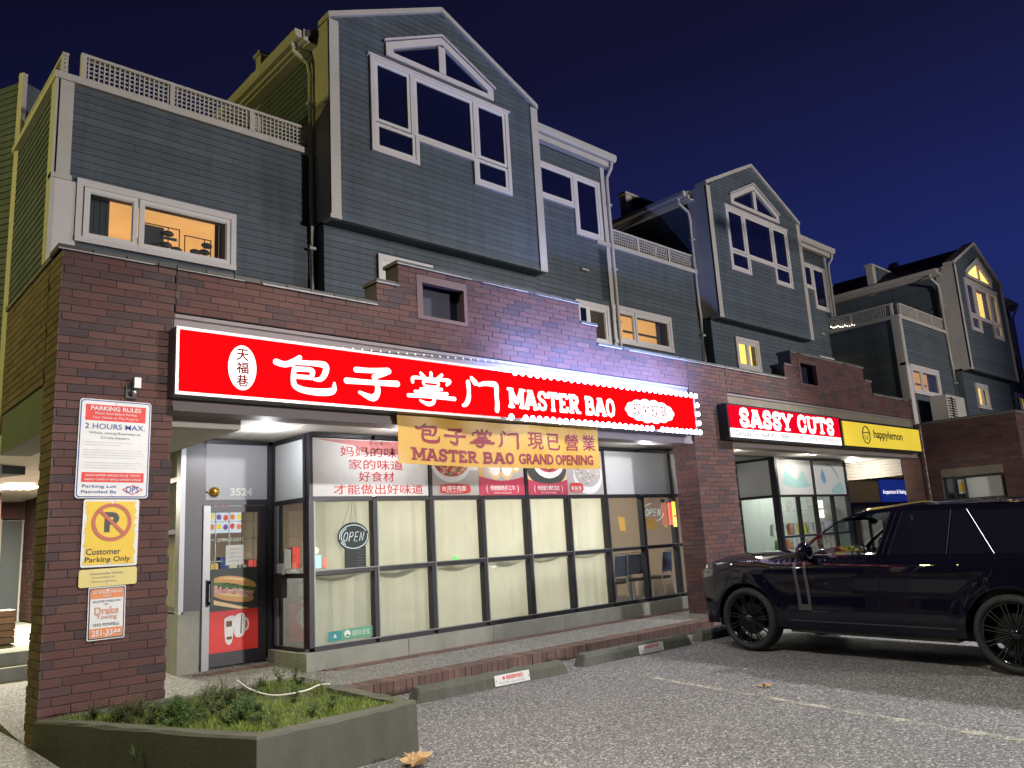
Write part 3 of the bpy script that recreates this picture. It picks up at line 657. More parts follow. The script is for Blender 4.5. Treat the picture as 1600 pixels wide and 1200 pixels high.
    mb = MB(off); mb.box(1.98, 5.45, U-.07, U+.2, 7.38, 7.47); mb.box(1.98, 2.25, U+.2, 16, 7.38, 7.47); mb.build('parapet_cap', M_TRIM, t)
    lattice(t, off, 2.27, 5.44, 7.475, 7.84, U+.02, posts=(2.3, 3.37, 4.47, 5.4))
    lattice(t, off, U+.1, 13.5, 7.475, 7.84, 2.12, axis='x', posts=(10.1, 11.2, 12.3))
    # gable windows
    tr = MB(off); yy = T
    mats = (E_WARMY if lit == 2 else M_DARKGLASS)
    sides = [(6.12, 8.98, 9.02, 9.08), (6.12, 6.20, 7.49, 9.02), (8.90, 8.98, 7.49, 9.02), (6.20, 7.0, 7.49, 7.56), (8.13, 8.90, 7.49, 7.56), (6.93, 7.0, 7.56, 7.91), (8.13, 8.20, 7.56, 7.91), (6.93, 8.20, 7.91, 7.98), (6.86, 6.94, 7.98, 9.02), (8.16, 8.24, 7.98, 9.02)]
    for a, b, c, d in sides: tr.box(a, b, yy-.06, yy, c, d)
    tr.box(6.08, 9.02, yy-.075, yy, 9.08, 9.115); tr.build('window_casing', M_WINTRIM, t)
    pn = M_GLASS if lit == 2 else M_DARKGLASS
    for a, b, c, d in ((6.20, 6.86, 8.0, 9.02), (6.94, 8.16, 7.98, 9.02), (8.24, 8.90, 8.0, 9.02), (6.20, 6.93, 7.56, 7.98), (8.20, 8.90, 7.56, 7.98)):
        sash(t, off, a, b, c, d, yy-.001, pane=pn)
    if lit == 2:
        room(t, off, 6.3, 8.8, 7.8, 8.9, T+.145, E_WARMY, 1.5)
        c = MB(off)
        for k in range(14): c.box(6.25+k*.075, 6.31+k*.075, T+.2+.02*(k % 2), T+.22+.02*(k % 2), 7.6, 9.0)
        c.build('curtain', paint('curtain_cloth', (.45, .33, .15), .9), t)
    # gable-head window
    g = MB(off); O = [(6.42, 9.20), (8.66, 9.20), (8.66, 9.42), (7.54, 9.97), (6.42, 9.42)]; I = [(6.56, 9.29), (8.52, 9.29), (8.52, 9.36), (7.54, 9.84), (6.56, 9.36)]
    for k in range(5):
        q = (k+1) % 5; g.prism([O[k], O[q], I[q], I[k]], T-.06, T)
    g.box(7.47, 7.61, T-.058, T, 9.30, 9.79); g.prism([(6.38, 9.42), (7.54, 9.985), (8.70, 9.42), (8.70, 9.455), (7.54, 10.02), (6.38, 9.455)], T-.09, T-.061)
    w = g.build('window', M_WINTRIM, t)
    for s_ in ((6.60, 7.47, 1), (7.61, 8.48, -1)):
        a, b, d = s_
        P = [(a, 9.31), (b, 9.31), (b, 9.76), (a, 9.34)] if d > 0 else [(a, 9.31), (b, 9.31), (b, 9.34), (a, 9.76)]
        q = MB(off); q.prism(P, T-.02, T-.012); q.build('pane', E_WARMY if lit == 2 else M_DARKGLASS, w)
    # shed bay windows (L shaped)
    tr = MB(off)
    for a, b, c, d in ((9.75, 11.95, 8.68, 8.75), (9.75, 11.22, 7.99, 8.06), (11.14, 11.22, 7.45, 7.99), (11.22, 11.95, 7.45, 7.53), (11.87, 11.95, 7.53, 8.68), (11.14, 11.22, 8.06, 8.68)): tr.box(a, b, U-.06, U, c, d)
    tr.build('window_casing', M_WINTRIM, t)
    sash(t, off, 9.75, 11.14, 8.06, 8.68, U-.001); sash(t, off, 11.22, 11.87, 7.53, 8.68, U-.001)
    # second-storey windows
    def trim(a, b, c, d, w=.07, wt=.09, Y=9.95):
        m_ = MB(off); m_.box(a, b, Y-.06, Y, d-wt, d); m_.box(a, b, Y-.07, Y, c, c+w); m_.box(a, a+w, Y-.06, Y, c+w, d-wt); m_.box(b-w, b, Y-.06, Y, c+w, d-wt); m_.build('window_casing', M_WINTRIM, t)
    trim(2.28, 4.24, 5.36, 6.16)
    on = lit > 0
    sash(t, off, 2.37, 2.98, 5.43, 6.07, U-.001, pane=M_GLASS); sash(t, off, 3.0, 4.17, 5.43, 6.07, U-.001, pane=M_GLASS)
    r_ = room(t, off, 2.45, 4.07, 5.6, 5.9, U+.165, E_WARM, 1.5)
    d = MB(off); yb = U+1.62
    for a, b, c, e_ in ((4.35, 5.0, 5.9, 6.5), (5.25, 5.75, 5.85, 6.35)) if off[0] == 0 else ((3.2, 3.7, 5.9, 6.4),):
        pass
    if off[0] == 0:
        # framed pictures, plants and curtains seen through the glass (the sight line rises, so they hang high)
        for a, b, c, e_ in ((3.13, 3.60, 5.60, 5.90), (3.66, 4.02, 5.60, 5.84)):
            d.box(a, b, U+.24, U+.25, e_-.012, e_); d.box(a, a+.012, U+.24, U+.25, c, e_); d.box(b-.012, b, U+.24, U+.25, c, e_); d.box((a+b)/2+.08, (a+b)/2+.09, U+.24, U+.25, c, e_)
        d.box(3.15, 3.40, U+.255, U+.26, 5.60, 5.88); d.box(3.36, 3.56, U+.235, U+.24, 5.72, 5.76)
        for c_ in ((3.08, 5.62), (3.30, 5.60), (3.42, 5.64), (3.44, 5.80), (3.80, 5.62), (3.92, 5.64), (3.95, 5.74), (3.55, 5.60)): d.ball((c_[0], U+.22, c_[1]), .06, sc=(1.3, .6, .7))
        d.build('shelf_decor', flat('dark_decor', (.02, .018, .02)), t)
        d = MB(off)
        for k in range(9): d.box(2.40+k*.034, 2.436+k*.034, U+.17+.01*(k % 2), U+.185+.01*(k % 2), 5.3, 6.1)
        for k in range(5): d.box(4.04+k*.03, 4.066+k*.03, U+.17+.01*(k % 2), U+.185+.01*(k % 2), 5.3, 6.1)
        d.build('curtain', flat('curtain_dark', (.025, .03, .035)), t)
    else:
        for c_ in ((3.2, 5.50), (3.32, 5.50), (3.55, 5.48)): d.ball((c_[0], U+.22, c_[1]), .05, sc=(1, .6, 1))
        d.box(3.0, 4.2, U+.3, U+.31, 5.75, 5.80); d.box(3.98, 4.15, U+.17, U+.19, 5.3, 6.1)
        d.build('shelf_decor', flat('dim_decor', (.08, .06, .05)), t)
    trim(*Wr[:2], 5.25, 6.09); trim(*Ws[:2], 5.2, Ws[3], Y=V)
    sash(t, off, Wr[0]+.07, 11.30, 5.32, 6.0, U-.001); sash(t, off, 11.30, 11.85, 5.32, 6.0, U-.001, pane=M_GLASS if lit == 1 or on else M_DARKGLASS)
    room(t, off, 11.1, 11.8, 5.5, 5.8, U+.165, E_WARM if off[0] < 5 else E_WARMY, .8)
    sash(t, off, Ws[0]+.07, (Ws[0]+Ws[1])/2, 5.27, Ws[3]-.09, V-.001, pane=M_GLASS if lit else M_DARKGLASS); sash(t, off, (Ws[0]+Ws[1])/2, Ws[1]-.07, 5.27, Ws[3]-.09, V-.001, pane=M_GLASS if lit else M_DARKGLASS)
    if lit: room(t, off, Ws[0]+.15, Ws[1]-.15, 5.5, 5.65, V+.145, E_WARMY, .5)
    # roofs
    mb = MB(off); mb.hexa([(5.22, T+.3, 9.22), (5.22, 16, 9.22), (7.57, 16, 10.36), (7.57, T+.3, 10.36)], [(5.22, T+.3, 9.32), (5.22, 16, 9.32), (7.57, 16, 10.46), (7.57, T+.3, 10.46)])
    mb.hexa([(9.95, T+.3, 9.22), (9.95, 16, 9.22), (7.572, 16, 10.36), (7.572, T+.3, 10.36)], [(9.95, T+.3, 9.32), (9.95, 16, 9.32), (7.572, 16, 10.46), (7.572, T+.3, 10.46)])
    mb.hexa([(9.72, U-.18, 9.32), (12.3, U-.18, 9.32), (12.3, 13.5, 10.2), (9.72, 13.5, 10.2)], [(9.72, U-.18, 9.40), (12.3, U-.18, 9.40), (12.3, 13.5, 10.28), (9.72, 13.5, 10.28)])
    mb.build('roof', M_ROOF, t)
    mb = MB(off); mb.box(5.20, 5.27, T+.32, 16, 9.16, 9.34); mb.box(5.27, 5.45, T+.32, 16, 9.14, 9.17); mb.build('fascia_board', M_TRIM, t)
    mb = MB(off); mb.prism([(5.08, 9.33), (5.08, 9.24), (5.12, 9.20), (5.195, 9.20), (5.195, 9.33)], T+.36, 15.9); mb.build('gutter', M_TRIM, t)
    mb = MB(off); mb.box(9.745, 12.28, U-.17, U-.04, 9.12, 9.2); mb.box(9.745, 12.28, U-.17, U-.13, 9.2, 9.36); mb.build('fascia_board', M_TRIM, t)
    mb = MB(off); mb.prismx([(U-.29, 9.37), (U-.29, 9.28), (U-.25, 9.23), (U-.175, 9.23), (U-.175, 9.37)], 9.75, 12.3); mb.build('gutter', M_TRIM, t)
    # downpipes
    zb = 5.0
    def dpipe(pts, brackets):
        m_ = MB(off); m_.tube(pts, .035, 8)
        d_ = m_.build('downpipe', M_TRIM, t)
        for bx, by, bz in brackets:
            c = MB(off); c.box(bx-.055, bx+.055, by-.045, by+.04, bz-.02, bz+.02); c.build('bracket', M_TRIM, d_)
    dpipe([(12.2, U-.22, 9.22), (12.2, U-.2, 9.10), (12.17, U-.09, 8.92), (12.17, U-.075, 8.7), (12.17, U-.075, zb)], [(12.17, U-.075, 8.3), (12.17, U-.075, 6.9), (12.17, U-.075, 5.8)])
    dpipe([(5.14, T+.55, 9.2), (5.14, T+.55, 9.08), (5.33, T+.45, 8.88), (5.36, T+.44, 8.7), (5.36, T+.44, 6.6), (5.36, U-.075, 6.4), (5.36, U-.075, zb)], [(5.36, T+.44, 8.2), (5.36, U-.075, 5.9)])
    # roof screen at the back of the gable wing
    mb = MB(off); mb.box(5.44, 5.68, 11.75, 11.95, 9.1, 10.07); mb.box(5.40, 7.7, 11.72, 11.98, 10.07, 10.13); mb.build('roof_screen', M_TRIM, t)
    mb = MB(off)
    for k in range(16): mb.box(5.70+k*.12, 5.79+k*.12, 11.8, 11.85, 9.2, 10.06)
    mb.build('screen_slats', M_SIDING, t, kind='stuff')
    # deck pipe, wall vents
    mb = MB(off); mb.tube([(4.85, 10.6, 7.3), (4.85, 10.6, 8.15)], .06, 8); mb.build('flue', M_TRIM, t)
    mb = MB(off); mb.box(9.45, 9.75, T-.06, T, 6.14, 6.17) if 0 else mb.box(11.2, 11.4, U-.07, U-.03, 6.72, 6.76); mb.build('vent_hood', M_TRIM, t)
    return t
M_ = 9.75
house((0, 0, 0), 'nearest blue grey gabled town house, warm lit low window at its left corner', 1, single=True)
house((M_, 0, 0), 'middle blue grey gabled town house with dark gable windows and yellow lit narrow window', 1, ends=(False, True))
U3 = (2*M_, -1.9, -.57)
h3 = house(U3, 'farthest gabled town house standing forward, its gable windows lit yellow', 2)
# left bay of the first house, turned to the street lamp
t = thing('corner_bay', 'yellow lit clapboard bay at the far left edge with a white framed window', 'house', (1.4, 11, 4))
def bayp(u, k=0): return (2.05-u*.45-k*.89, 12.2+u*.89-k*.45)
mb = MB(); mb.slab([bayp(0), bayp(1.6), bayp(1.6, -.4), bayp(0, -.4)], 2.85, 8.5); mb.build('wall', M_SIDING, t)
mb = MB()
for i in range(57):
    z = 2.9+i*.098
    for a, b in (((.0, .55), (1.3, 1.6)) if 3.3 < z < 4.9 else ((0, 1.6),)):
        mb.hexa([(*bayp(a, .03), z), (*bayp(b, .03), z), (*bayp(b), z), (*bayp(a), z)], [(*bayp(a, .008), z+.105), (*bayp(b, .008), z+.105), (*bayp(b), z+.105), (*bayp(a), z+.105)])
mb.build('clapboards', M_SIDING, t, kind='stuff')
mb = MB()
for a, b, c, d in ((.55, .63, 3.3, 4.95), (1.22, 1.3, 3.3, 4.95), (.63, 1.22, 3.3, 3.4), (.63, 1.22, 4.85, 4.95)): mb.slab([bayp(a, .05), bayp(b, .05), bayp(b), bayp(a)], c, d)
w = mb.build('window', M_VINYL, t); mb = MB(); mb.slab([bayp(.63, .02), bayp(1.22, .02), bayp(1.22), bayp(.63)], 3.4, 4.85); mb.build('pane', flat('amber_pane', (.25, .10, .03)), w)
mb = MB(); mb.slab([bayp(-.06, .05), bayp(.03, .05), bayp(.03, -.02), bayp(-.06, -.02)], 2.85, 8.6); mb.build('corner_board', M_TRIM, t)
t = thing('roof_dormer', 'small white edged gable on the roof behind the farthest house', 'roof', (33, 12, 11))
mb = MB(); mb.prism([(31.6, 10.8), (33.0, 11.9), (34.4, 10.8), (34.2, 10.7), (33.0, 11.65), (31.8, 10.7)], 12, 12.3); mb.build('rake_board', M_TRIM, t); mb = MB(); mb.prism([(31.8, 9.5), (34.2, 9.5), (34.2, 10.7), (33, 11.64), (31.8, 10.7)], 12.1, 16); mb.build('wall', M_ROOF, t)
t = thing('string_lights', 'row of tiny white lights along the far deck railing', 'string lights', (21.5, 9.4, 7))
mb = MB()
for k in range(11): f = k/10; mb.ball((21.49, 9.18+.66*f, 6.88+.10*f+.02*sin(k*2)), .018, 6, 4)
mb.build('bulb', emit('tiny_bulb', (1, .9, .7), 6), t, kind='stuff')
# AC unit on the step of the far house
a = thing('ac_unit', 'grey air conditioner cage on the brick ledge of the farthest house', 'air conditioner', (22.2, 7.4, 4.0))
mb = MB(); mb.box(21.9, 23.2, 7.3, 7.7, 3.95, 4.65); mb.build('casing', M_TRIM, a)
mb = MB()
for k in range(9): mb.box(21.95, 22.5, 7.28, 7.30, 4.02+k*.065, 4.045+k*.065)
mb.box(22.2, 22.24, 7.27, 7.28, 4.0, 4.6); mb.build('louvre', M_BLACK, a, kind='stuff')

# ------------------------------------------------------------------ forward brick block at the right
b3 = thing('brick_wall', 'brick ground floor block stepping forward at the far right', 'wall', (21.8, 6.5, 2))
DZ = -.57
mb = MB(); mb.box(21.565, 21.9, 5.745, 7.9, 2.62, 3.93); mb.box(21.565, 21.9, 5.745, 6.2, -.1, 2.62); mb.box(21.9, 31.2, 5.745, 6.1, 2.4, 3.93); mb.box(21.9, 22.6, 5.745, 6.1, -.1, 2.4); mb.box(21.565, 21.9, 7.6, 7.9, -.1, 2.62); mb.build('mortar_core', M_MORTAR, b3)
lay(b3, 'x', 21.565, 5.735, 7.9, -.1, 3.90, holes=[(6.2, 7.6, -.2, 2.73)], single=150); lay(b3, 'y', 5.745, 21.56, 26, 2.5, 3.9, single=80); lay(b3, 'y', 5.745, 21.56, 22.6, -.1, 2.5, single=60)
coping(b3, 'x', 21.565, 5.72, 7.9, 3.93); coping(b3, 'y', 5.745, 21.55, 31, 3.93)
mb = MB(); mb.box(21.55, 21.6, 6.2, 7.6, 2.53, 2.73); mb.build('fascia', M_FASCIA2, b3)
sh = thing('shop_front', 'small shop front with grey transom in the forward brick block', 'shop front', (21.7, 6.9, 0))
mb = MB()
for y in (6.2, 6.28, 7.1, 7.36, 7.56): mb.box(21.64, 21.70, y-.02, y+.02, 0, 2.53)
for z in (2.50, 1.96, .2): mb.box(21.645, 21.695, 6.2, 7.6, z-.025, z+.025)
mb.build('frame', M_BRONZE, sh)
mb = MB(); mb.box(21.67, 21.68, 6.3, 7.1, 1.99, 2.48); mb.build('transom', M_TRANSOM, sh)
mb = MB(); mb.box(21.67, 21.68, 6.22, 7.55, .2, 1.94); mb.box(21.67, 21.68, 7.1, 7.55, 1.99, 2.48); mb.build('pane', M_DARKGLASS, sh)
F = plane((21.66, 7.1, 2.05), (0, -1, 0)); mb = MB(); rect(mb, F, -.18, -.02, .05, .4, 0); mb.build('lemon_poster', M_WHITE, sh); mb = MB(); ell(mb, F, -.10, .22, .06, .12, .004); mb.build('lemon_print', M_YELLOW, sh)
text('OPEN  HOURS', F, .38, -.12, .75, .05, E_WHITE2, sh)

# ================================================================== SHOP FRONT 1
s1 = thing('shop_front', 'bronze framed restaurant shop front with cream blinds behind the glass', 'shop front', (8.5, 9.2, .2))
XM = [4.92, 5.85, 6.79, 7.73, 8.66, 9.59, 10.53, 11.50, 12.45, 13.4]
zs, zm, zh, zt = .46, 1.34, 2.26, 3.10
mb = MB()
def bar(x, z0, z1, w=.045, y=SS, d=.11): mb.box(x-w/2, x+w/2, y-d/2, y+d/2, z0, z1)
for i, x in enumerate(XM):
    bar(x, zs, zh, .05 if i % 2 else .065)
    if i % 2 == 0: bar(x, zh, zt, .05)
for z, h in ((zs-.02, .06), (zm, .05), (zh, .06), (zt-.02, .05)):
    for i in range(len(XM)-1): mb.box(XM[i]+.0325, XM[i+1]-.0325, SS-.052, SS+.052, z-h/2, z+h/2)
mb.build('frame', M_BRONZE, s1)
mb = MB(); 
for i in range(len(XM)-1): mb.box(XM[i]+.033, XM[i]+.05, SS-.058, SS-.04, zs+.03, zh-.03)
for z in (zm+.026, zs+.012): mb.box(4.95, 13.3, SS-.062, SS-.052, z, z+.012)
mb.build('frame_edge', M_BRONZEL, s1)
for i in range(len(XM)-1):
    for z0, z1 in ((zs+.01, zm-.025), (zm+.025, zh-.03)):
        g = MB(); g.box(XM[i]+.033, XM[i+1]-.025, SS-.006, SS, z0, z1); g.build('pane', M_GLASS, s1)
        if i < 6:
            # fabric blind hanging just behind the glass, slightly wavy
            b = MB(); n = 10; a0, a1 = XM[i]+.005, XM[i+1]-.005; top = z1 if z0 > 1 else z1-.02; ph = random.random()*6
            if z0 < 1: top = z1
            R_ = []
            for k in range(n+1):
                u = a0+(a1-a0)*k/n; yy = SS+.07+.016*sin(k*1.1+ph)+.008*sin(k*2.9+ph); R_.append((u, yy))
            for k in range(n):
                drop = drop2 = 0
                b.face((R_[k][0], R_[k][1], z0), (R_[k+1][0], R_[k+1][1], z0), (R_[k+1][0], R_[k+1][1], top-drop2), (R_[k][0], R_[k][1], top-drop))
            if z0 < 1:
                hm = MB(); dp = random.uniform(.03, .09)  # darker strip stands for the shadow line under the upper blind
                for k in range(n):
                    e0 = .03+dp*sin(pi*(k+ph*.3)/n)**2; e1 = .03+dp*sin(pi*(k+1+ph*.3)/n)**2
                    hm.face((R_[k][0], SS+.035, top-e0), (R_[k+1][0], SS+.035, top-e1), (R_[k+1][0], SS+.035, top), (R_[k][0], SS+.035, top))
                hm.build('blind_shade_strip', M_BLIND_SHADE, s1)
            b.build('blind', M_BLIND if z0 > 1 else M_BLIND_DIM, s1, smooth=True)
for i in range(0, 8, 2):
    if i in (0, 2, 4): continue
    g = MB(); g.box(XM[i]+.03, XM[i+2]-.03, SS-.02, SS, zh+.03, zt-.05); g.build('transom_panel', M_TRANSOM, s1)
g = MB(); g.box(4.95, 10.5, SS+.01, SS+.02, zh+.03, zt-.05); g.box(12.48, 13.37, SS-.02, SS, zh+.03, zt-.05); g.build('transom_panel', M_TRANSOM, s1)
x = 4.80
while x < 13.2: mb = MB(); mb.box(x, x+1.47, SS-.13, SS+.12, .20, zs-.05); mb.build('sill', M_SILL, s1); x += 1.48
# side return pane and door recess
mb = MB(); X = 4.92
for y in (9.26, 10.14): mb.box(X-.04, X+.04, y-.03, y+.03, .3, zt)
for z in (.42, zm-.02, zh, zt-.03): mb.box(X-.035, X+.035, 9.29, 10.11, z-.03, z+.03)
mb.box(X-.02, X+.02, 9.95, 10.11, .45, zh-.03)
mb.build('frame', M_BRONZE, s1); mb = MB(); mb.box(X-.05, X+.0, 9.98, 10.06, .45, zh-.03); mb.build('jamb', M_BRONZEL, s1)
g = MB(); g.box(X-.004, X+.004, 9.29, 9.98, .45, zm-.05); g.box(X-.004, X+.004, 9.29, 9.98, zm+.01, zh-.03); g.build('pane', M_GLASS, s1)
g = MB(); g.box(X-.01, X+.01, 9.29, 10.11, zh+.03, zt-.06); g.build('transom_panel', M_TRANSOM, s1)
for bb in ((X-.10, X+.10, 9.3, 10.2, .2, .40), (3.70, 3.92, 10.12, 10.35, .2, .98), (3.66, 3.70, 10.12, 12.0, .2, .95)): mb = MB(); mb.box(*bb); mb.build('sill', M_SILL, s1)
# left corner post and the glass that runs back into the passage
mb = MB(); mb.box(3.72, 3.94, 10.14, 10.24, .98, zt); mb.build('post', M_BRONZE, s1)
mb = MB(); mb.box(3.66, 3.72, 10.12, 10.26, .95, zt); mb.build('post_cover', M_BRONZEL, s1)
mb = MB()
for y in (11.0, 12.0): mb.box(3.66, 3.70, y-.03, y+.03, .95, zt)
for z in (1.0, 1.95, 2.6, 3.05): mb.box(3.67, 3.71, 10.26, 12.0, z-.03, z+.03)
mb.build('frame', M_BRONZE, s1)
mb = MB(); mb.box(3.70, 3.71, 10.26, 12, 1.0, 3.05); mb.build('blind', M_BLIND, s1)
mb = MB(); mb.box(3.72, 4.9, 10.15, 10.25, 2.26, 2.33); mb.box(3.94, 3.98, 10.14, 10.26, 2.33, zt); mb.box(4.82, 4.90, 10.14, 10.26, .3, zt); mb.box(3.94, 4.9, 10.14, 10.26, zt-.05, zt); mb.build('frame', M_BRONZE, s1)
g = MB(); g.box(3.98, 4.82, 10.17, 10.19, 2.33, zt-.05); g.build('transom_panel', paint('transom_grey', (.30, .31, .33), .5, .08, 2), s1)
F = plane((0, 10.165, 0)); text('3524', F, 4.46, 2.43, .30, .105, M_WHITE, s1, 'house_number', bold=.045)
b = thing('door_bell', 'round brass bell beside the white house number over the door', 'bell', (4.1, 10.12, 2.43))
mb = MB(); mb.lathe([(0, .065), (-.03, .06), (-.05, .035), (-.055, .0)], (4.10, 10.165, 2.43), 'y', 20); mb.box(3.99, 4.05, 10.15, 10.168, 2.42, 2.44); mb.build('gong', paint('brass', (.75, .45, .08), .25, metal=.9), b, smooth=True)
# door
d = thing('shop_door', 'glass restaurant door with sandwich photo and red drinks panel', 'door', (4.4, 10.2, .25))
x0, x1 = 3.99, 4.81
mb = MB(); z0 = .28
mb.box(x1-.10, x1, 10.17, 10.23, z0, 2.25); mb.box(x0+.07, x1-.1, 10.17, 10.23, z0, z0+.16); mb.box(x0+.07, x1-.1, 10.17, 10.23, 2.17, 2.25); mb.build('stile', M_BRONZE, d)
mb = MB(); mb.box(x0-.02, x0+.07, 10.165, 10.235, z0-.05, 2.26); mb.build('jamb', M_BRONZEL, d)
mb = MB(); mb.box(x0+.07, x1-.1, 10.195, 10.205, z0+.16, 2.17); mb.build('pane', M_GLASS, d)
mb = MB(); mb.box(x0+.05, x0+.09, 10.08, 10.10, 1.02, 1.34); mb.box(x0+.05, x0+.09, 10.10, 10.17, 1.04, 1.07); mb.box(x0+.05, x0+.09, 10.10, 10.17, 1.29, 1.32); mb.build('handle', M_BLACK, d)
mb = MB()
for x in (4.15, 4.33, 4.50, 4.66): mb.box(x, x+.012, 10.24, 10.25, 1.4, 2.17)
for z in (1.55, 1.82, 2.05): mb.box(4.06, 4.72, 10.24, 10.25, z, z+.012)
mb.build('security_bars', M_BRONZEL, d)
F = plane((x0+.07, 10.19, z0+.16)); w = x1-.1-(x0+.07)
FOOD = [M_RED, M_WHITE, flat('bread', (.62, .33, .10)), flat('bread_light', (.75, .55, .28)), flat('lettuce', (.07, .22, .04)), flat('ham', (.65, .33, .30)), flat('dark_table', (.03, .035, .03)), flat('coffee', (.12, .05, .02)), flat('egg_yellow', (.7, .5, .1)), flat('chilli', (.5, .05, .02)), M_GREYP]
mb = MB(); mb.cur = 0; rect(mb, F, 0, w, 0, .50, .001)
mb.cur = 6; rect(mb, F, 0, w, .50, 1.02, .001)
mb.cur = 3; mb.face(F(0, .60, .002), F(.40, .505, .002), F(.52, .505, .002), F(0, .66, .002))
def tiltF(F_, c, a): return lambda u, v, k=0: F_(c[0]+(u-c[0])*cos(a)-(v-c[1])*sin(a), c[1]+(u-c[0])*sin(a)+(v-c[1])*cos(a), k)
def blob(mb, F, pts, k): mb.face(*[F(a, b, k) for a, b in spline(pts+[pts[0]], 5)[:-1]])
G_ = tiltF(F, (.30, .76), -.16)
mb.cur = 2; blob(mb, G_, [(.05, .66), (.2, .62), (.45, .61), (.585, .64), (.575, .70), (.3, .73), (.06, .73)], .003)
mb.cur = 3; blob(mb, G_, [(.08, .69), (.3, .67), (.55, .69), (.5, .715), (.1, .72)], .0035)
mb.cur = 5
for k in range(44): ell(mb, G_, .06+.0118*k, .735+random.uniform(-.03, .03), random.uniform(.015, .04), random.uniform(.012, .028), .004+.0001*k, 9)
for k in range(16):
    mb.cur = random.choice((9, 1, 8)); ell(mb, G_, .08+.03*k, .735+random.uniform(-.03, .03), .018, .008, .0085+.0001*k, 8)
for k in range(70):
    mb.cur = 4; a = random.uniform(-.9, .9); u, v = .04+.0078*k, .79+random.uniform(-.028, .03); L_ = random.uniform(.02, .045); mb.face(G_(u, v, .0102+.00004*k), G_(u+L_*cos(a), v+L_*sin(a)*.5, .0102+.00004*k), G_(u+L_*cos(a)+.006, v+L_*sin(a)*.5+.010, .0102+.00004*k), G_(u+.004, v+.012, .0102+.00004*k))
mb.cur = 2; blob(mb, G_, [(.02, .815), (.05, .875), (.2, .915), (.42, .915), (.575, .87), (.60, .81), (.45, .815), (.25, .83)], .015)
mb.cur = 3; blob(mb, G_, [(.10, .875), (.24, .90), (.42, .895), (.44, .88), (.24, .875)], .016)
for k in range(40): mb.cur = random.choice((2, 3, 7)); ell(mb, G_, random.uniform(.06, .56), random.uniform(.835, .895), .006, .003, .0165+.00003*k, 6)
# cups
mb.cur = 1; blob(mb, F, [(.20, .40), (.22, .12), (.30, .11), (.33, .40), (.27, .43)], .003); blob(mb, F, [(.33, .42), (.34, .18), (.46, .19), (.47, .42), (.4, .45)], .004)
for k in range(10):
    t0 = -pi/2+pi*k/10; t1 = -pi/2+pi*(k+1)/10
    mb.face(F(.47+.035*cos(t0), .31+.06*sin(t0), .005), F(.47+.055*cos(t0), .31+.085*sin(t0), .005), F(.47+.055*cos(t1), .31+.085*sin(t1), .005), F(.47+.035*cos(t1), .31+.06*sin(t1), .005))
mb.cur = 7; rect(mb, F, .225, .30, .30, .37, .006); rect(mb, F, .235, .30, .145, .18, .006)
mb.cur = 6; mb.face(F(.41, .20, .007), F(.425, .20, .007), F(.43, .44, .007), F(.42, .44, .007))
mb.build('poster', FOOD, d)
# menu screen and notes seen through the upper glass
mb = MB(); cols = [emit('screen_white', (.8, .85, 1), .9), emit('s_orange', (1, .25, .03), .8), emit('s_yellow', (1, .75, .05), .9), emit('s_purple', (.25, .1, .5), .7), emit('s_red', (1, .08, .05), .7)]
ms = thing('menu_screen', 'bright menu screen with fruit drinks seen through the door glass', 'screen', (4.6, 11.2, 2.0))
F = plane((4.32, 10.9, 1.93)); mb.cur = 0; rect(mb, F, 0, .48, .0, .44, 0)
for k in range(13):
    mb.cur = 1+k % 4; ell(mb, F, .05+.1*(k % 5)*.95, .07+.14*(k//5)+random.uniform(-.01, .02), .035, .04, .003+.0002*k, 12)
mb.build('display', cols, ms)
nt_ = thing('paper_notice', 'white handwritten notice taped inside the door glass', 'notice', (4.4, 10.19, 1.6))
F = plane((4.27, 10.188, 1.50)); mb = MB(); rect(mb, F, 0, .24, 0, .25, 0); mb.build('paper', flat('paper', (.55, .56, .52)), nt_)
for k in range(4): text(('WE ARE OPEN', 'PLEASE CALL', 'THANK YOU', '604-')[k], F, .12, .20-.05*k, .16, .018, M_GREYP, nt_)
text('OPEN 7 DAYS', F, .06, .32, .34, .045, M_WHITE, nt_)
# mail box on the side return
bx_ = thing('mail_box', 'black box with a white leaflet on the side window frame', 'box', (4.86, 9.75, 1.2))
mb = MB(); mb.box(4.80, 4.88, 9.72, 9.90, 1.05, 1.36); mb.build('body', M_BLACK, bx_); mb = MB(); mb.box(4.81, 4.84, 9.70, 9.86, 1.34, 1.48); mb.build('leaflet', M_WHITE, bx_)

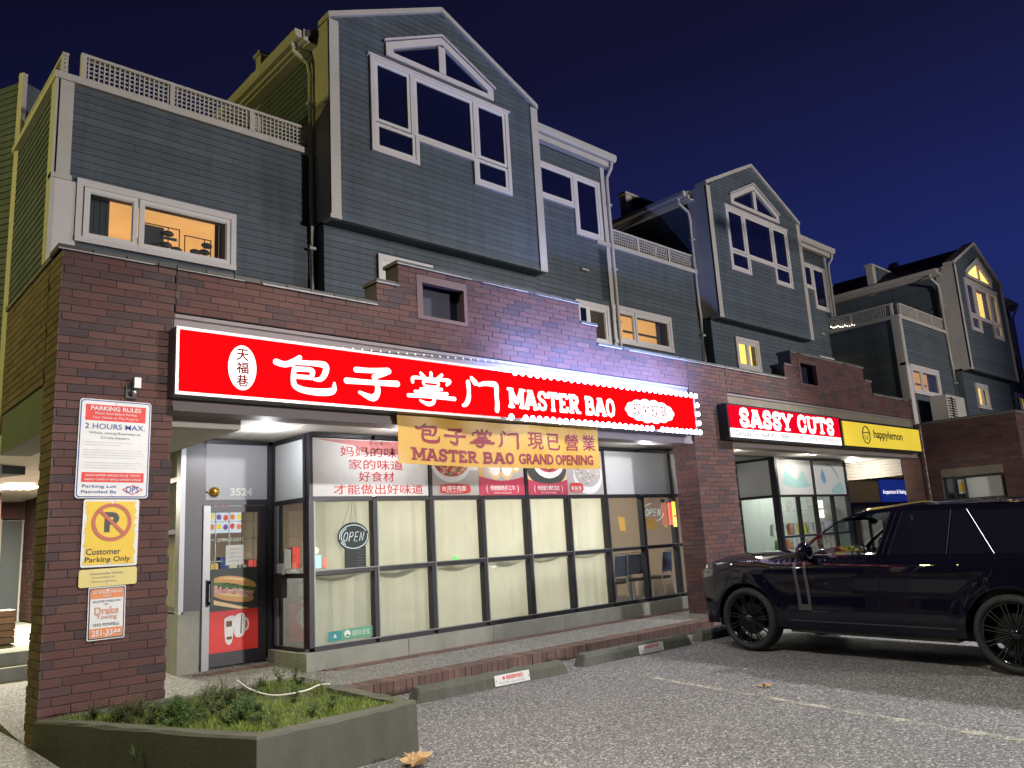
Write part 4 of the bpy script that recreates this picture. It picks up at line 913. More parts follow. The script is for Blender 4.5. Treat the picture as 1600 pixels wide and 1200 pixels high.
# posters on the transoms
def tposter(x0, x1, label, kind, txt=None):
    t = thing('window_poster', label, 'poster', ((x0+x1)/2, 9.17, 2.3), 'menu posters on the transom')
    F = plane((x0, SS-.03, zh+.02)); w = x1-x0; h = zt-.06-(zh+.02)
    P = [flat('poster_white', (.78, .77, .75)), flat('poster_pink', (.62, .22, .22)), M_RED, FOOD[9], FOOD[2], FOOD[3], FOOD[4], FOOD[5], FOOD[6], flat('poster_maroon', (.45, .04, .08)), FOOD[8], flat('poster_grey', (.45, .42, .40))]
    mb = MB(); mb.cur = 0; mb.box(x0, x1, SS-.0295, SS-.02, zh+.02, zt-.06)
    if kind == 0:
        mb.cur = 1; mb.face(F(.02, h-.01, .002), F(.60, h-.08, .002), F(.80, h-.19, .002), F(w-.42, h-.19, .002), F(w-.30, h-.08, .002), F(w-.02, h-.03, .002), F(w-.02, h-.01, .002))
        mb.build('sheet', P, t)
        for s_, v, ww in (('妈妈的味道', .60, 1.10), ('家的味道', .43, .86), ('好食材', .27, .56), ('才能做出好味道', .10, 1.42)): text(s_, F, .95 if ww < 1.4 else 1.0, v, ww, .135, P[2], t, bold=.006)
        text('包子掌门', F, 1.0, .725, .34, .07, P[0], t)
        return
    if kind == 1: # noodle bowl
        mb.cur = 11; rect(mb, F, 0, w, 0, h*.5, .001); mb.cur = 0; ell(mb, F, w*.42, h*.66, w*.42, h*.40, .002)
        mb.cur = 9; ell(mb, F, w*.42, h*.70, w*.385, h*.33, .0025)
        for k in range(260):
            a, r = random.random()*6.28, sqrt(random.random()); mb.cur = random.choice((3, 3, 4, 10, 6, 7, 5)); ell(mb, F, w*.42+cos(a)*r*w*.36, h*.70+sin(a)*r*h*.30, random.uniform(.012, .04), random.uniform(.008, .02), .003+.00005*k, 7, random.random())
        mb.cur = 2; blob(mb, F, [(.14, .10), (.20, .04), (w*.72, .04), (w*.80, .10), (w*.72, .17), (.20, .17)], .013)
        lab = '台湾牛肉面'; lw = w*.5; lx = w*.45; col = P[0]
    if kind in (2, 3):
        mb.cur = 11 if kind == 2 else 5; rect(mb, F, 0, w, 0, h, .001)
        if kind == 2:
            mb.cur = 4; rect(mb, F, 0, w*.12, h*.25, h*.95, .0015)
            for c in (.36, .62): 
                mb.cur = 5; ell(mb, F, w*c, h*.56, w*.15, h*.24, .002); mb.cur = 0; ell(mb, F, w*c, h*.60, w*.12, h*.20, .003)
                for k in range(7):
                    mb.cur = 5; a = -1.2+.4*k; mb.face(F(w*c, h*.76, .004), F(w*c+w*.12*sin(a)-.006, h*.56, .004), F(w*c+w*.12*sin(a)+.004, h*.56, .004))
            mb.cur = 10; ell(mb, F, w*.84, h*.60, w*.09, h*.13, .003); mb.cur = 0; ell(mb, F, w*.84, h*.60, w*.06, h*.09, .004)
        else:
            mb.cur = 8; ell(mb, F, w*.5, h*.55, w*.5, h*.35, .002); mb.cur = 0; ell(mb, F, w*.55, h*.72, w*.40, h*.36, .003)
            mb.cur = 9; ell(mb, F, w*.55, h*.78, w*.36, h*.29, .0035)
            for k in range(130):
                a, r = random.random()*6.28, sqrt(random.random()); mb.cur = random.choice((3, 8, 6, 10, 4, 9)); ell(mb, F, w*.55+cos(a)*r*w*.34, h*.78+sin(a)*r*h*.26, random.uniform(.02, .05), random.uniform(.012, .03), .004+.0001*k, 7)
        mb.cur = 9; mb.face(*[F(w*q/8, (.30 if kind == 2 else .26)-.07*sin(pi*q/8), .013) for q in range(9)], F(w, 0, .013), F(0, 0, .013))
        lab = '传统鲜肉手工包' if kind == 2 else '传统面食麻辣凉皮'; lw = w*.55; lx = w*.5
    if kind == 4:
        mb.cur = 11; rect(mb, F, 0, w, 0, h, .001); mb.cur = 0; ell(mb, F, w*.58, h*.42, w*.40, h*.40, .002); mb.cur = 11; ell(mb, F, w*.58, h*.50, w*.36, h*.32, .003)
        for k in range(60):
            a, r = random.random()*6.28, sqrt(random.random()); mb.cur = random.choice((11, 0, 7, 6)); ell(mb, F, w*.58+cos(a)*r*w*.3, h*.52+sin(a)*r*h*.27, .025, .012, .004+.0001*k, 7)
        mb.cur = 2; blob(mb, F, [(.05, .13), (.09, .05), (w*.36, .05), (w*.42, .13), (w*.36, .2), (.09, .2)], .013); lab = '羊杂汤'; lw = w*.28; lx = w*.22
    mb.build('sheet', P, t)
    text(lab, F, lx, .115 if kind in (1, 4) else .12, lw, .08, P[0], t, bold=.012, k=.015)
    if kind != 4: text('(' , F, lx-lw/2-.06, .105, .03, .13, P[0], t, k=.015) if kind in (2, 3) else None; 
    if kind in (2, 3): text(')', F, lx+lw/2+.06, .105, .03, .13, P[0], t, k=.015)
    text('BEEF NOODLE SOUP' if kind == 1 else 'HAND MADE BUN' if kind == 2 else 'SPICY COLD NOODLE' if kind == 3 else 'LAMB SOUP', F, lx, .045 if kind in (2, 3) else .06, lw*.7, .022, P[0], t, k=.015)
tposter(4.96, 6.76, 'large white poster with red chinese lettering over the first window bays', 0)
tposter(6.82, 7.70, 'poster of red beef noodle bowl under the left half of yellow banner', 1)
tposter(7.70, 8.62, 'poster of two white steamed buns under the middle of yellow banner', 2)
tposter(8.70, 9.60, 'poster of spicy black and red dish with maroon foot', 3)
tposter(9.60, 10.50, 'pale poster of grey soup bowl at the right end of the banner', 4)

# OPEN signs
def open_sign(cx, cz, w, h, label, bright=False):
    t = thing('open_sign', label, 'sign', (cx, SS-.02, cz), 'oval open signs')
    F = plane((cx, SS+.02, cz)); mb = MB()
    if not bright: ell(mb, F, 0, 0, w*.56, h*.62, 0, 28); mb.build('backing', M_BLACK, t)
    E1 = emit('neon_pale', (.85, .95, 1), .9 if not bright else .7)
    mb = MB()
    def ring(a, b, t0, t1, n=26): mb.tube([F(a*cos(t0+(t1-t0)*i/n), b*sin(t0+(t1-t0)*i/n), .012) for i in range(n+1)], .006, 5)
    if not bright: ring(w/2, h/2, .5, 3.3); ring(w/2, h/2, 3.6, 6.5); ring(w*.44, h*.43, 2.2, 4.0)
    else: ring(w/2, h/2, 1.7, 3.4); ring(w/2, h/2, 5.0, 6.2)
    for i, c in enumerate('OPEN'):
        u = (i-1.5)*w*.19; a, b = w*.065, h*.19; sk = .25
        Q = lambda x, y: F(u+x*a+y*b*sk, y*b, .014)
        if c == 'O': mb.tube([Q(cos(q*pi/6), sin(q*pi/6)) for q in range(13)], .0055, 5)
        if c == 'P': mb.tube([Q(-.8, -1), Q(-.8, 1), Q(.3, 1), Q(.9, .7), Q(.9, .3), Q(.3, 0), Q(-.8, 0)], .0055, 5)
        if c == 'E': mb.tube([Q(.8, 1), Q(-.8, 1), Q(-.8, -1), Q(.8, -1)], .0055, 5); mb.tube([Q(-.8, 0), Q(.6, 0)], .0055, 5)
        if c == 'N': mb.tube([Q(-.8, -1), Q(-.8, 1), Q(.8, -1), Q(.8, 1)], .0055, 5)
    mb.build('tube', E1, t)
    mb = MB()
    for q in (-.16, -.05, .05): mb.tube([F(q, h*.5, .01), F(q*.3, zh-.04-cz, .01)], .0025, 4)
    mb.build('cord', M_BLACK, t)
open_sign(5.56, 1.77, .42, .30, 'dark oval open sign hanging before the first cream blind')
open_sign(11.86, 1.96, .62, .32, 'open sign outlined in white tubes in the clear right hand window', True)
t = thing('hours_board', 'dark slatted hours board below the hanging open sign', 'board', (5.58, SS, 1.5))
mb = MB(); mb.box(5.43, 5.74, SS+.01, SS+.025, 1.37, 1.64); mb.build('board', M_BLACK, t)
mb = MB()
for k in range(7): mb.box(5.60, 5.71, SS+.004, SS+.009, 1.39+k*.035, 1.395+k*.035)
mb.build('rule', M_GREYP, t)
t = thing('window_sticker', 'green and teal stickers low in the first window bay', 'sticker', (5.5, SS-.01, .5))
F = plane((5.16, SS-.012, .50)); mb = MB(); mb.cur = 0; rect(mb, F, 0, .19, 0, .12, 0); mb.cur = 1; rect(mb, F, .195, .64, .0, .13, 0); mb.cur = 2; ell(mb, F, .27, .07, .045, .045, .002); mb.face(F(.07, .04, .002), F(.095, .09, .002), F(.12, .04, .002)); mb.cur = 3; rect(mb, F, .25, .29, .04, .06, .003); mb.build('print', [M_TEAL, M_GREEN, M_WHITE, M_BLACK], t)
text('招财进宝', F, .47, .07, .26, .07, M_WHITE, t)
t = thing('window_light', 'small coloured light ornament glowing at the left window corner', 'ornament', (5.05, 9.25, 1.45))
mb = MB(); mb.cur = 0; mb.ball((5.02, SS+.045, 1.62), .05, sc=(1, .4, .8)); mb.cur = 1; mb.box(4.98, 5.10, SS+.03, SS+.05, 1.40, 1.56); mb.cur = 2; mb.ball((5.16, SS+.045, 1.46), .05, sc=(.7, .4, 1.3)); mb.build('figure', [emit('orn_y', (1, .95, .5), 3), emit('orn_c', (.5, .9, 1), 1.2), emit('orn_r', (1, .1, .05), 1.6)], t)
t = thing('window_light', 'tiny green light behind the blind of the third bay', 'light', (7.2, 9.25, 1.45))
mb = MB(); mb.ball((7.25, SS+.04, 1.40), .035, sc=(1.3, .5, .8)); mb.build('bulb', emit('green_dot', (.02, 1, .08), 1.3), t)
for cx, cz, w, h, lab, mt in ((11.76, 1.76, .46, .22, 'orange paper hung under the open sign in the right window', FOOD[8]), (11.0, 1.78, .18, .26, 'small orange tag hanging in the clear window', FOOD[8])):
    t = thing('paper_notice', lab, 'notice', (cx, SS+.02, cz)); F = plane((cx, SS+.05, cz)); mb = MB(); mb.face(F(-w/2, h/2), F(w/2, h/2-.02), F(w/2, -h/2), F(-w*.3, -h/2+.01)); mb.build('paper', emit('orange_paper_glow', (1, .5, .12), .25, (.75, .42, .10)), t)  # paper glows faintly, light put into its material
t = thing('neon_sign', 'small red and yellow lit sign at the right window edge', 'sign', (12.35, SS, 1.9))
mb = MB(); mb.cur = 0; mb.box(12.22, 12.32, SS-.10, SS-.07, 1.72, 2.12); mb.cur = 1; mb.box(12.30, 12.38, SS-.12, SS-.10, 1.68, 2.14); mb.cur = 2; mb.box(12.32, 12.36, SS-.125, SS-.121, 1.85, 1.9); mb.build('tube', [E_NEONR, E_NEONY, M_RED], t)

# interior of the restaurant
ri = MB(); ri.face((4.95, 14.5, .2), (13.5, 14.5, .2), (13.5, 14.5, 3.1), (4.95, 14.5, 3.1)); ri.face((13.5, 9.3, .2), (13.5, 14.5, .2), (13.5, 14.5, 3.1), (13.5, 9.3, 3.1))
ri.face((3.75, 10.4, .2), (3.75, 14.5, .2), (3.75, 14.5, 3.1), (3.75, 10.4, 3.1)); ri.face((3.75, 14.5, .2), (4.95, 14.5, .2), (4.95, 14.5, 3.1), (3.75, 14.5, 3.1)); o = ri.build('interior_wall', paint('interior_paint', (.33, .25, .20), .8, .1), kind='structure')
ri = MB(); ri.face((5.0, 9.27, .31), (13.5, 9.27, .31), (13.5, 14.5, .31), (5.0, 14.5, .31)); ri.face((3.75, 10.26, .31), (5.0, 10.26, .31), (5.0, 14.5, .31), (3.75, 14.5, .31)); ri.build('interior_floor', flat('dark_tile', (.10, .10, .11), .4), kind='structure')
ri = MB(); ri.face((5.0, 9.27, 3.1), (13.5, 9.27, 3.1), (13.5, 14.5, 3.1), (5.0, 14.5, 3.1)); ri.face((3.75, 10.26, 3.1), (5.0, 10.26, 3.1), (5.0, 14.5, 3.1), (3.75, 14.5, 3.1)); ri.build('interior_ceiling', flat('ceiling_tile', (.55, .53, .48)), kind='structure')
for x in (6.3, 8.6, 10.4):
    t = thing('ceiling_panel', 'lit ceiling panel inside the restaurant over the tables', 'light', (x, 10.9, 3.0), 'restaurant ceiling panels')
    mb = MB(); mb.box(x-.65, x+.65, 10.6, 11.2, 3.03, 3.08); mb.build('casing', M_WHITE, t)
    area('panel_light', (x, 10.9, 3.02), 1.2, P_SHOP, (1, .90, .74), sy=.5, parent=t)
t = thing('ceiling_panel', 'dim ceiling panel over the chairs at the right end of restaurant', 'light', (12.3, 11.8, 3.0)); mb = MB(); mb.box(11.7, 12.9, 11.5, 12.1, 3.03, 3.08); mb.build('casing', M_WHITE, t); area('panel_light', (12.3, 11.8, 3.02), 1.0, 28, (1, .88, .7), sy=.4, parent=t)
# dining chairs and table in the clear bay
def chair(x, y, rz, label):
    t = thing('dining_chair', label, 'chair', (x, y, .3), 'black restaurant chairs'); t.rotation_euler.z = rz
    def L(m, n, mt): return m.build(n, mt, t, local=True)
    m = MB(); m.box(-.2, .2, -.2, .2, .43, .48); L(m, 'seat', M_BLACK)
    m = MB(); m.hexa([(-.19, -.21, .56), (.19, -.21, .56), (.19, -.24, .56), (-.19, -.24, .56)], [(-.17, -.25, .92), (.17, -.25, .92), (.17, -.28, .92), (-.17, -.28, .92)]); L(m, 'backrest', flat('chair_blue', (.03, .04, .09)))
    for s in (-1, 1):
        m = MB(); m.tube([(s*.22, -.30, 0), (s*.2, -.22, .45), (s*.19, -.27, .94)], .012, 6); L(m, 'leg', M_METAL)
        m = MB(); m.tube([(s*.22, .22, 0), (s*.19, .18, .43)], .012, 6); L(m, 'leg', M_METAL)
    m = MB(); m.tube([(-.19, -.27, .94), (0, -.275, .96), (.19, -.27, .94)], .012, 6); L(m, 'top_rail', M_METAL)
chair(11.15, 9.75, .1, 'metal chair with back to the window at left of the clear bay')
chair(11.95, 9.95, -.3, 'middle metal chair turned behind the clear window')
chair(12.55, 9.8, .2, 'right metal chair nearest the brick pillar')
t = thing('dining_table', 'grey restaurant table behind the chairs', 'table', (11.8, 10.6, .3)); mb = MB(); mb.box(10.9, 12.9, 10.3, 11.0, 1.0, 1.04); mb.build('top', flat('table_top', (.35, .34, .33)), t)
for x in (11.0, 12.8):
    mb = MB(); mb.box(x-.03, x+.03, 10.6, 10.66, .3, 1.0); mb.build('leg', M_METAL, t)
t = thing('shelf_unit', 'brown shelf with bottles and white boxes inside the restaurant', 'shelf', (11.2, 12.5, .3)); mb = MB()
for z in (.35, .9, 1.4, 1.9): mb.box(10.6, 12.0, 12.4, 12.7, z, z+.03)
mb.box(10.6, 10.63, 12.4, 12.7, .35, 2.4); mb.box(11.98, 12.0, 12.4, 12.7, .35, 2.4); mb.build('frame', flat('shelf_brown', (.18, .09, .05)), t)
mb = MB()
for k in range(26):
    x = 10.68+.05*k; z = random.choice((.93, 1.43, 1.93)); mb.cur = k % 4; mb.box(x, x+.05, 12.42, 12.5, z, z+random.uniform(.1, .3))
mb.build('bottle', [M_WHITE, M_RED, FOOD[8], M_GREYP], t, kind='stuff')
mb = MB(); mb.box(13.0, 13.45, 12.2, 14, .3, 2.3); tag(mb.build('wall_cabinet', flat('cab', (.45, .44, .42)), None), 'pale cabinet by the end wall inside the restaurant', 'cabinet')
t = thing('counter', 'counter with coloured snack boxes inside behind the door', 'counter', (4.6, 12.5, .3)); mb = MB(); mb.box(3.9, 6.5, 12.2, 12.8, .3, 1.35); mb.build('top', flat('counter_grey', (.2, .2, .22)), t)
mb = MB()
for k in range(16): mb.cur = k % 5; x = 4.0+.15*k; mb.box(x, x+.12, 12.25, 12.4, 1.36, 1.36+random.uniform(.1, .35))
mb.build('snack_box', [M_RED, FOOD[8], M_BLUE, M_WHITE, FOOD[10]], t, kind='stuff')

# ================================================================== SHOP FRONT 2 (salon)
s2 = thing('shop_front', 'hair salon shop front with frosted transoms behind the black car', 'shop front', (18, 9.2, .2))
mb = MB(); y = SS
for x, w in ((16.32, .08), (18.0, .06), (19.68, .07)): mb.box(x-w/2, x+w/2, y-.05, y+.05, .5, zt)
for x in (17.2, 18.86): mb.box(x-.02, x+.02, y-.05, y+.05, .5, zh-.05)
for z in (zt-.02, zh-.03, 1.33, .5):
    for a, b in ((16.36, 17.97), (18.03, 19.65)): mb.box(a, b, y-.045, y+.045, z-.025, z+.025)
for yy in (9.27, 10.17): mb.box(16.27, 16.36, yy-.03, yy+.03, .3, zt)
for z in (.4, zh-.03, zt-.03): mb.box(16.29, 16.34, 9.3, 10.14, z-.03, z+.03)
mb.box(15.4, 16.3, 10.17, 10.23, zt-.06, zt); mb.box(15.4, 15.48, 10.17, 10.23, .3, zt); mb.box(15.48, 16.3, 10.17, 10.23, zh-.06, zh)
mb.box(13.45, 15.4, 10.17, 10.23, zh-.06, zh)
mb.build('frame', M_BRONZE, s2)
for a, b in ((16.36, 17.97), (18.03, 19.65)):
    g = MB(); g.box(a, b, y-.01, y, zh, zt-.045); g.build('transom_panel', M_TRANSOM, s2)
g = MB(); g.box(16.31, 16.32, 9.3, 10.14, zh, zt-.06); g.box(15.48, 16.3, 10.19, 10.20, zh, zt-.06); g.build('transom_panel', M_TRANSOM, s2)
F = plane((16.36, SS-.012, zh)); tl = flat('frost_teal', (.30, .48, .48)); tb = flat('frost_blue', (.16, .30, .42)); mb = MB(); mb.cur = 0
blob(mb, F, [(.25, .30), (.4, .55), (.6, .45), (.9, .35), (1.2, .55), (1.35, .3), (1.5, .2), (.9, .15), (.4, .2)], .001)
mb.cur = 1; blob(mb, F, [(2.05, .38), (2.15, .6), (2.3, .38), (2.2, .25)], .002); mb.cur = 0; blob(mb, F, [(2.5, .1), (3.0, .3), (3.2, .1), (3.1, .02), (2.6, .02)], .001)
mb.cur = 1; ribbon(mb, F, spline([(2.35, .68, .02), (2.6, .70, .05), (2.85, .52, .04), (2.95, .36, .02)]), .003); mb.build('frosted_print', [tl, tb], s2)
for a, b in ((16.36, 17.18), (17.22, 17.97), (18.03, 18.84), (18.88, 19.65)):
    for z0, z1 in ((.53, 1.30), (1.36, zh-.055)):
        g = MB(); g.box(a, b, y-.003, y+.003, z0, z1); g.build('pane', M_GLASS, s2)
g = MB(); g.box(16.31, 16.316, 9.3, 10.14, .43, zh-.06); g.build('pane', M_GLASS, s2)
mb = MB(); mb.box(16.2, 19.8, SS-.1, SS+.1, .2, .475); mb.build('sill', M_SILL, s2)
F = plane((16.76, SS-.006, 2.0)); mb = MB(); mb.tube([F(.11*cos(q*pi/8), .13*sin(q*pi/8), .003) for q in range(17)], .006, 5); mb.tube([F(.08*cos(q*pi/8), .10*sin(q*pi/8), .003) for q in range(17)], .004, 5); mb.build('round_decal', M_WHITE, s2); text('HAIR', F, 0, 0, .11, .08, M_WHITE, s2)
# salon interior
ri = MB(); ri.face((13.5, 13.5, .2), (19.76, 13.5, .2), (19.76, 13.5, 3.1), (13.5, 13.5, 3.1)); ri.build('interior_wall', flat('salon_wall', (.12, .14, .18)), kind='structure')
ri = MB(); ri.face((19.76, 9.2, .2), (19.76, 13.5, .2), (19.76, 13.5, 3.1), (19.76, 9.2, 3.1)); ri.face((13.52, 10.2, .2), (13.52, 13.5, .2), (13.52, 13.5, 3.1), (13.52, 10.2, 3.1)); ri.face((13.5, 9.3, 3.09), (19.76, 9.3, 3.09), (19.76, 13.5, 3.09), (13.5, 13.5, 3.09)); ri.build('interior_wall', flat('salon_paint', (.28, .29, .28)), kind='structure')
ri = MB(); ri.face((13.5, 9.3, .31), (19.76, 9.3, .31), (19.76, 13.5, .31), (13.5, 13.5, .31)); ri.build('interior_floor', flat('salon_floor', (.2, .2, .2)), kind='structure')
t = thing('ceiling_panel', 'lit white ceiling panels in the hair salon', 'light', (18.5, 11.5, 3.0))
mb = MB(); mb.box(17.5, 19.5, 11, 12, 3.05, 3.09); mb.build('casing', M_WHITE, t); area('panel_light', (18.5, 11.5, 3.04), 1.6, 150, (.95, 1, .9), sy=.6, parent=t)
t = thing('light_box', 'bright white paned light box seen in the salon window', 'light box', (19.5, 10.3, 1.9))
F = plane((19.35, 9.9, 1.72)); mb = MB()
for i in range(4):
    for j in range(2): rect(mb, F, i*.26, i*.26+.23, j*.24, j*.24+.20, 0)
mb.build('panel', emit('box_white', (1, 1, .85), 2.4), t)
sh2 = thing('product_shelf', 'salon counter with orange, white and yellow product bags', 'shelf', (17.3, 9.7, .5)); mb = MB(); pc = [FOOD[8], M_WHITE, flat('yellow_bag', (.8, .75, .03)), M_ORANGE, flat('lilac', (.5, .4, .6)), FOOD[4]]
mb.cur = 1; mb.box(16.5, 19.4, 9.5, 9.9, .95, 1.0)
for k in range(24):
    x = 16.5+.12*k; mb.cur = (3 if 4 < k < 7 else 2 if 9 < k < 13 else random.choice((1, 1, 4, 5))); z = 1.0 if k % 2 else 1.36; mb.hexa([(x, 9.5, z), (x+.14, 9.5, z), (x+.14, 9.6, z), (x, 9.6, z)], [(x+.02, 9.53, z+.25), (x+.11, 9.53, z+.28), (x+.12, 9.57, z+.24), (x+.01, 9.57, z+.27)])
mb.build('goods', pc, sh2)
# passage at the right with bulkhead and blue sign
t = thing('bulkhead', 'white slatted bulkhead beside the far brick pillar', 'wall panel', (21.3, 9.2, 2.9)); 
for k in range(6):
    mb = MB(); mb.box(21.27+.004*(k % 2), 21.32, 8.42, 10.6, 2.67+k*.08, 2.67+k*.08+.072); mb.build('slat', M_TRIM, t)
t = thing('shop_front', 'far shop front with grey panel and blue acupuncture sign', 'shop front', (26, 11, .3))
mb = MB(); mb.box(23.75, 25.75, 11, 11.02, 2.13, 2.82); mb.build('transom_panel', M_TRANSOM, t)
mb = MB(); mb.box(25.85, 28.3, 10.98, 11.0, 2.13, 2.84); sg = mb.build('sign_panel', emit('sign_blue', (.02, .05, .45), .35, (.02, .05, .35)), t)
F = plane((25.85, 10.975, 2.13)); text('Acupuncture & Healing Art', F, 1.2, .30, 2.1, .17, E_WHITE2, t, bold=.015)
mb = MB(); mb.box(23.6, 28.4, 11.03, 11.2, 0, 3.3); mb.build('wall', flat('far_wall', (.32, .30, .27)), t)
mb = MB()
for x in (23.7, 25.8, 28.35, 24.8, 26.9): mb.box(x-.04, x+.04, 10.96, 11.03, .3, 2.13)
mb.box(23.7, 28.3, 10.95, 11.02, 2.04, 2.12); mb.box(23.7, 28.3, 10.95, 11.02, 2.84, 2.90); mb.build('frame', M_BRONZE, t)

# ================================================================== SIGNS ON THE FASCIA
sb = thing('lit_sign', 'long red lit restaurant sign with white chinese lettering and MASTER BAO', 'sign', (7, 7.8, 3.2))
X0, X1, ZA, ZB = 2.74, 11.30, 3.20, 3.82
mb = MB(); mb.box(X0-.03, X1+.03, 7.74, 7.93, ZA-.03, ZB+.03); mb.build('box', M_BRONZEL, sb)
mb = MB(); mb.box(X0, X1, 7.715, 7.735, ZA, ZB); mb.build('face', E_RED, sb)
mb = MB(); mb.box(X0-.03, X1+.03, 7.70, 7.738, ZB, ZB+.03); mb.box(X0-.03, X1+.03, 7.70, 7.738, ZA-.03, ZA); mb.box(X0-.03, X0, 7.70, 7.738, ZA, ZB); mb.box(X1, X1+.03, 7.70, 7.738, ZA, ZB); mb.build('rim', M_METAL, sb)
F = plane((0, 7.714, 0))
mb = MB(); ell(mb, F, 3.385, 3.50, .15, .235, .001, 32); mb.build('oval', E_WHITE, sb)
E_DRK = emit('sign_letter_dark', (.5, .01, .01), .12, (.12, .005, .005))
for k, c in enumerate('天福巷'): text(c, F, 3.385, 3.635-.135*k, .135, .125, E_DRK, sb, k=.004, bold=.022)
for key, a, b in (('bao', 3.74, 4.46), ('zi', 4.60, 5.30), ('zhang', 5.44, 6.14), ('men', 6.28, 6.88)):
    mb = MB(); han(mb, F, key, a, b, 3.29, 3.68, fat=1.38 if key != 'zhang' else 1.12); mb.build('character', E_WHITE, sb)
mb = MB(); slab_text(mb, F, 'MASTER BAO', 7.07, 9.24, 3.34, 3.61, wt=.25); mb.build('lettering', E_WHITE, sb)
mb = MB()
ell(mb, F, 10.10, 3.485, .52, .15, .001, 30)
for k in range(14): a = 2*pi*k/14; ell(mb, F, 10.10+.50*cos(a), 3.485+.13*sin(a), .13, .065, .0015+.0002*k, 12)
mb.build('cloud', E_WHITE, sb)
E_CLD = emit('sign_letter_grey', (.30, .12, .16), .35, (.1, .02, .03))
for k, c in enumerate('现包现蒸'): text(c, F, 9.76+.225*k, 3.485, .21, .21, E_CLD, sb, k=.012, bold=.004)
ls = thing('led_string', 'row of bright white led bulbs round the right half of red sign', 'string lights', (9.3, 7.68, 3.8))
_lb = MB(); _lb.ball((0, 0, 0), .042, 10, 8, sc=(1, .6, 1)); lbm = _lb.mesh('bulb', E_LED, smooth=True)
pos = [(7.17+i*(11.33-7.17)/30, 3.825) for i in range(31)]+[(6.93+i*(11.36-6.93)/34, 3.205) for i in range(35)]+[(11.35, 3.825-.155*k) for k in (1, 2, 3)]
for x, z in pos:
    if random.random() < .05 and x < 11: continue
    link('bulb', lbm, ls, loc=(x, 7.672+random.uniform(-.004, .004), z+random.uniform(-.004, .004)))
mb = MB(); mb.tube([(7.1, 7.69, 3.845), (11.36, 7.69, 3.845), (11.37, 7.69, 3.19), (6.9, 7.69, 3.19)], .006, 5); mb.build('cord', M_BLACK, ls)
area('led_glow', (9.25, 7.36, 3.93), 4.2, 270, (.25, .37, 1), rot=(radians(128), 0, 0), sy=.05, parent=ls)
area('led_glow', (9.25, 7.45, 3.14), 4.2, 14, (.5, .6, 1), rot=(radians(30), 0, 0), sy=.05, parent=ls)
us = thing('led_string', 'row of dim dots above the left half of sign imitating reflected led bulbs', 'string lights', (5.8, 7.85, 3.9))  # dots built to imitate the reflection of the lower leds
_lb = MB(); _lb.ball((0, 0, 0), .014, 6, 4); lum = _lb.mesh('bulb', emit('led_reflection_dot', (.8, .85, 1), .35, (.7, .7, .7)), smooth=True)
for i in range(24):
    f = i/23; link('bulb', lum, us, loc=(4.31+2.95*f, 7.93, 3.90+.12*f))
mb = MB(); mb.tube([(4.31, 7.94, 3.90), (7.26, 7.94, 4.02)], .004, 4); mb.build('cord', M_GREYP, us)  # line added through the reflection dots

ss_ = thing('lit_sign', 'red lit hair salon sign reading SASSY CUTS over white phone strip', 'sign', (14.4, 7.8, 3.2))
mb = MB(); mb.box(12.31, 16.60, 7.72, 7.93, 3.15, 3.79); mb.build('box', M_BLACK, ss_)
mb = MB(); mb.box(12.35, 16.56, 7.70, 7.719, 3.345, 3.76); mb.build('face', E_RED2, ss_)
mb = MB(); mb.box(12.35, 16.56, 7.70, 7.719, 3.18, 3.341); mb.build('strip', E_WHITE2, ss_)
F = plane((0, 7.699, 0)); mb = MB(); slab_text(mb, F, 'SASSY CUTS', 12.66, 16.30, 3.385, 3.715, wt=.30, serif=.5); mb.build('lettering', E_WHITE2, ss_)
text('Canada Tel: 604-435-7888  -  OPEN 7 DAYS A WEEK', F, 14.45, 3.262, 3.95, .10, flat('strip_text', (.02, .01, .03)), ss_, k=.003)
hl_ = thing('lit_sign', 'yellow tea shop sign with a smiling face reading happylemon', 'sign', (18.8, 7.8, 3.2))
mb = MB(); mb.box(16.66, 20.88, 7.72, 7.93, 3.15, 3.77); mb.build('box', M_BLACK, hl_)
mb = MB(); mb.box(16.72, 20.83, 7.70, 7.719, 3.19, 3.72); mb.build('face', E_YEL, hl_)
mb = MB()
def ringf(cu, cv, a, b, t0, t1, r=.009, n=24): mb.tube([F(cu+a*cos(t0+(t1-t0)*i/n), cv+b*sin(t0+(t1-t0)*i/n), .004) for i in range(n+1)], r, 5)
ringf(17.80, 3.46, .18, .19, 0, 2*pi, .012); ringf(17.80, 3.40, .06, .035, pi, 2*pi); mb.tube([F(17.66, 3.51, .004), F(17.94, 3.51, .004)], .010, 5); ringf(17.73, 3.44, .03, .012, pi, 2*pi); ringf(17.87, 3.44, .03, .012, pi, 2*pi)
mb.build('face_mark', M_BLACK, hl_)
text('happylemon', F, 18.98, 3.475, 1.58, .25, flat('sign_ink', (.03, .02, .01)), hl_, bold=.018)
for x, y in ((13.95, 8.75), (17.0, 8.6), (20.5, 9.3)):  # the passage one is added to brighten the slatted bulkhead
    t = thing('soffit_light', 'round warm downlight in the soffit behind the salon sign' if x < 15 else 'added downlight brightening the white slatted bulkhead' if x > 19 else 'small bright downlight where the salon soffit meets the lemon sign', 'light', (x, y, 3.1))
    mb = MB(); mb.lathe([(0, .0), (0, .07)], (x, y, 3.105), 'z', 16); mb.build('disc', E_LAMP, t); mb = MB(); mb.lathe([(0, .07), (-.012, .08), (.01, .09)], (x, y, 3.105), 'z', 16); mb.build('ring', M_METAL, t)
    l = bpy.data.lights.new('downlight', 'POINT'); l.energy = 26 if x < 19 else 70; l.color = (1, .93, .8); l.shadow_soft_size = .07; o = bpy.data.objects.new('downlight', l); COL.objects.link(o); o.parent = t; o.location = (0, 0, -.12)
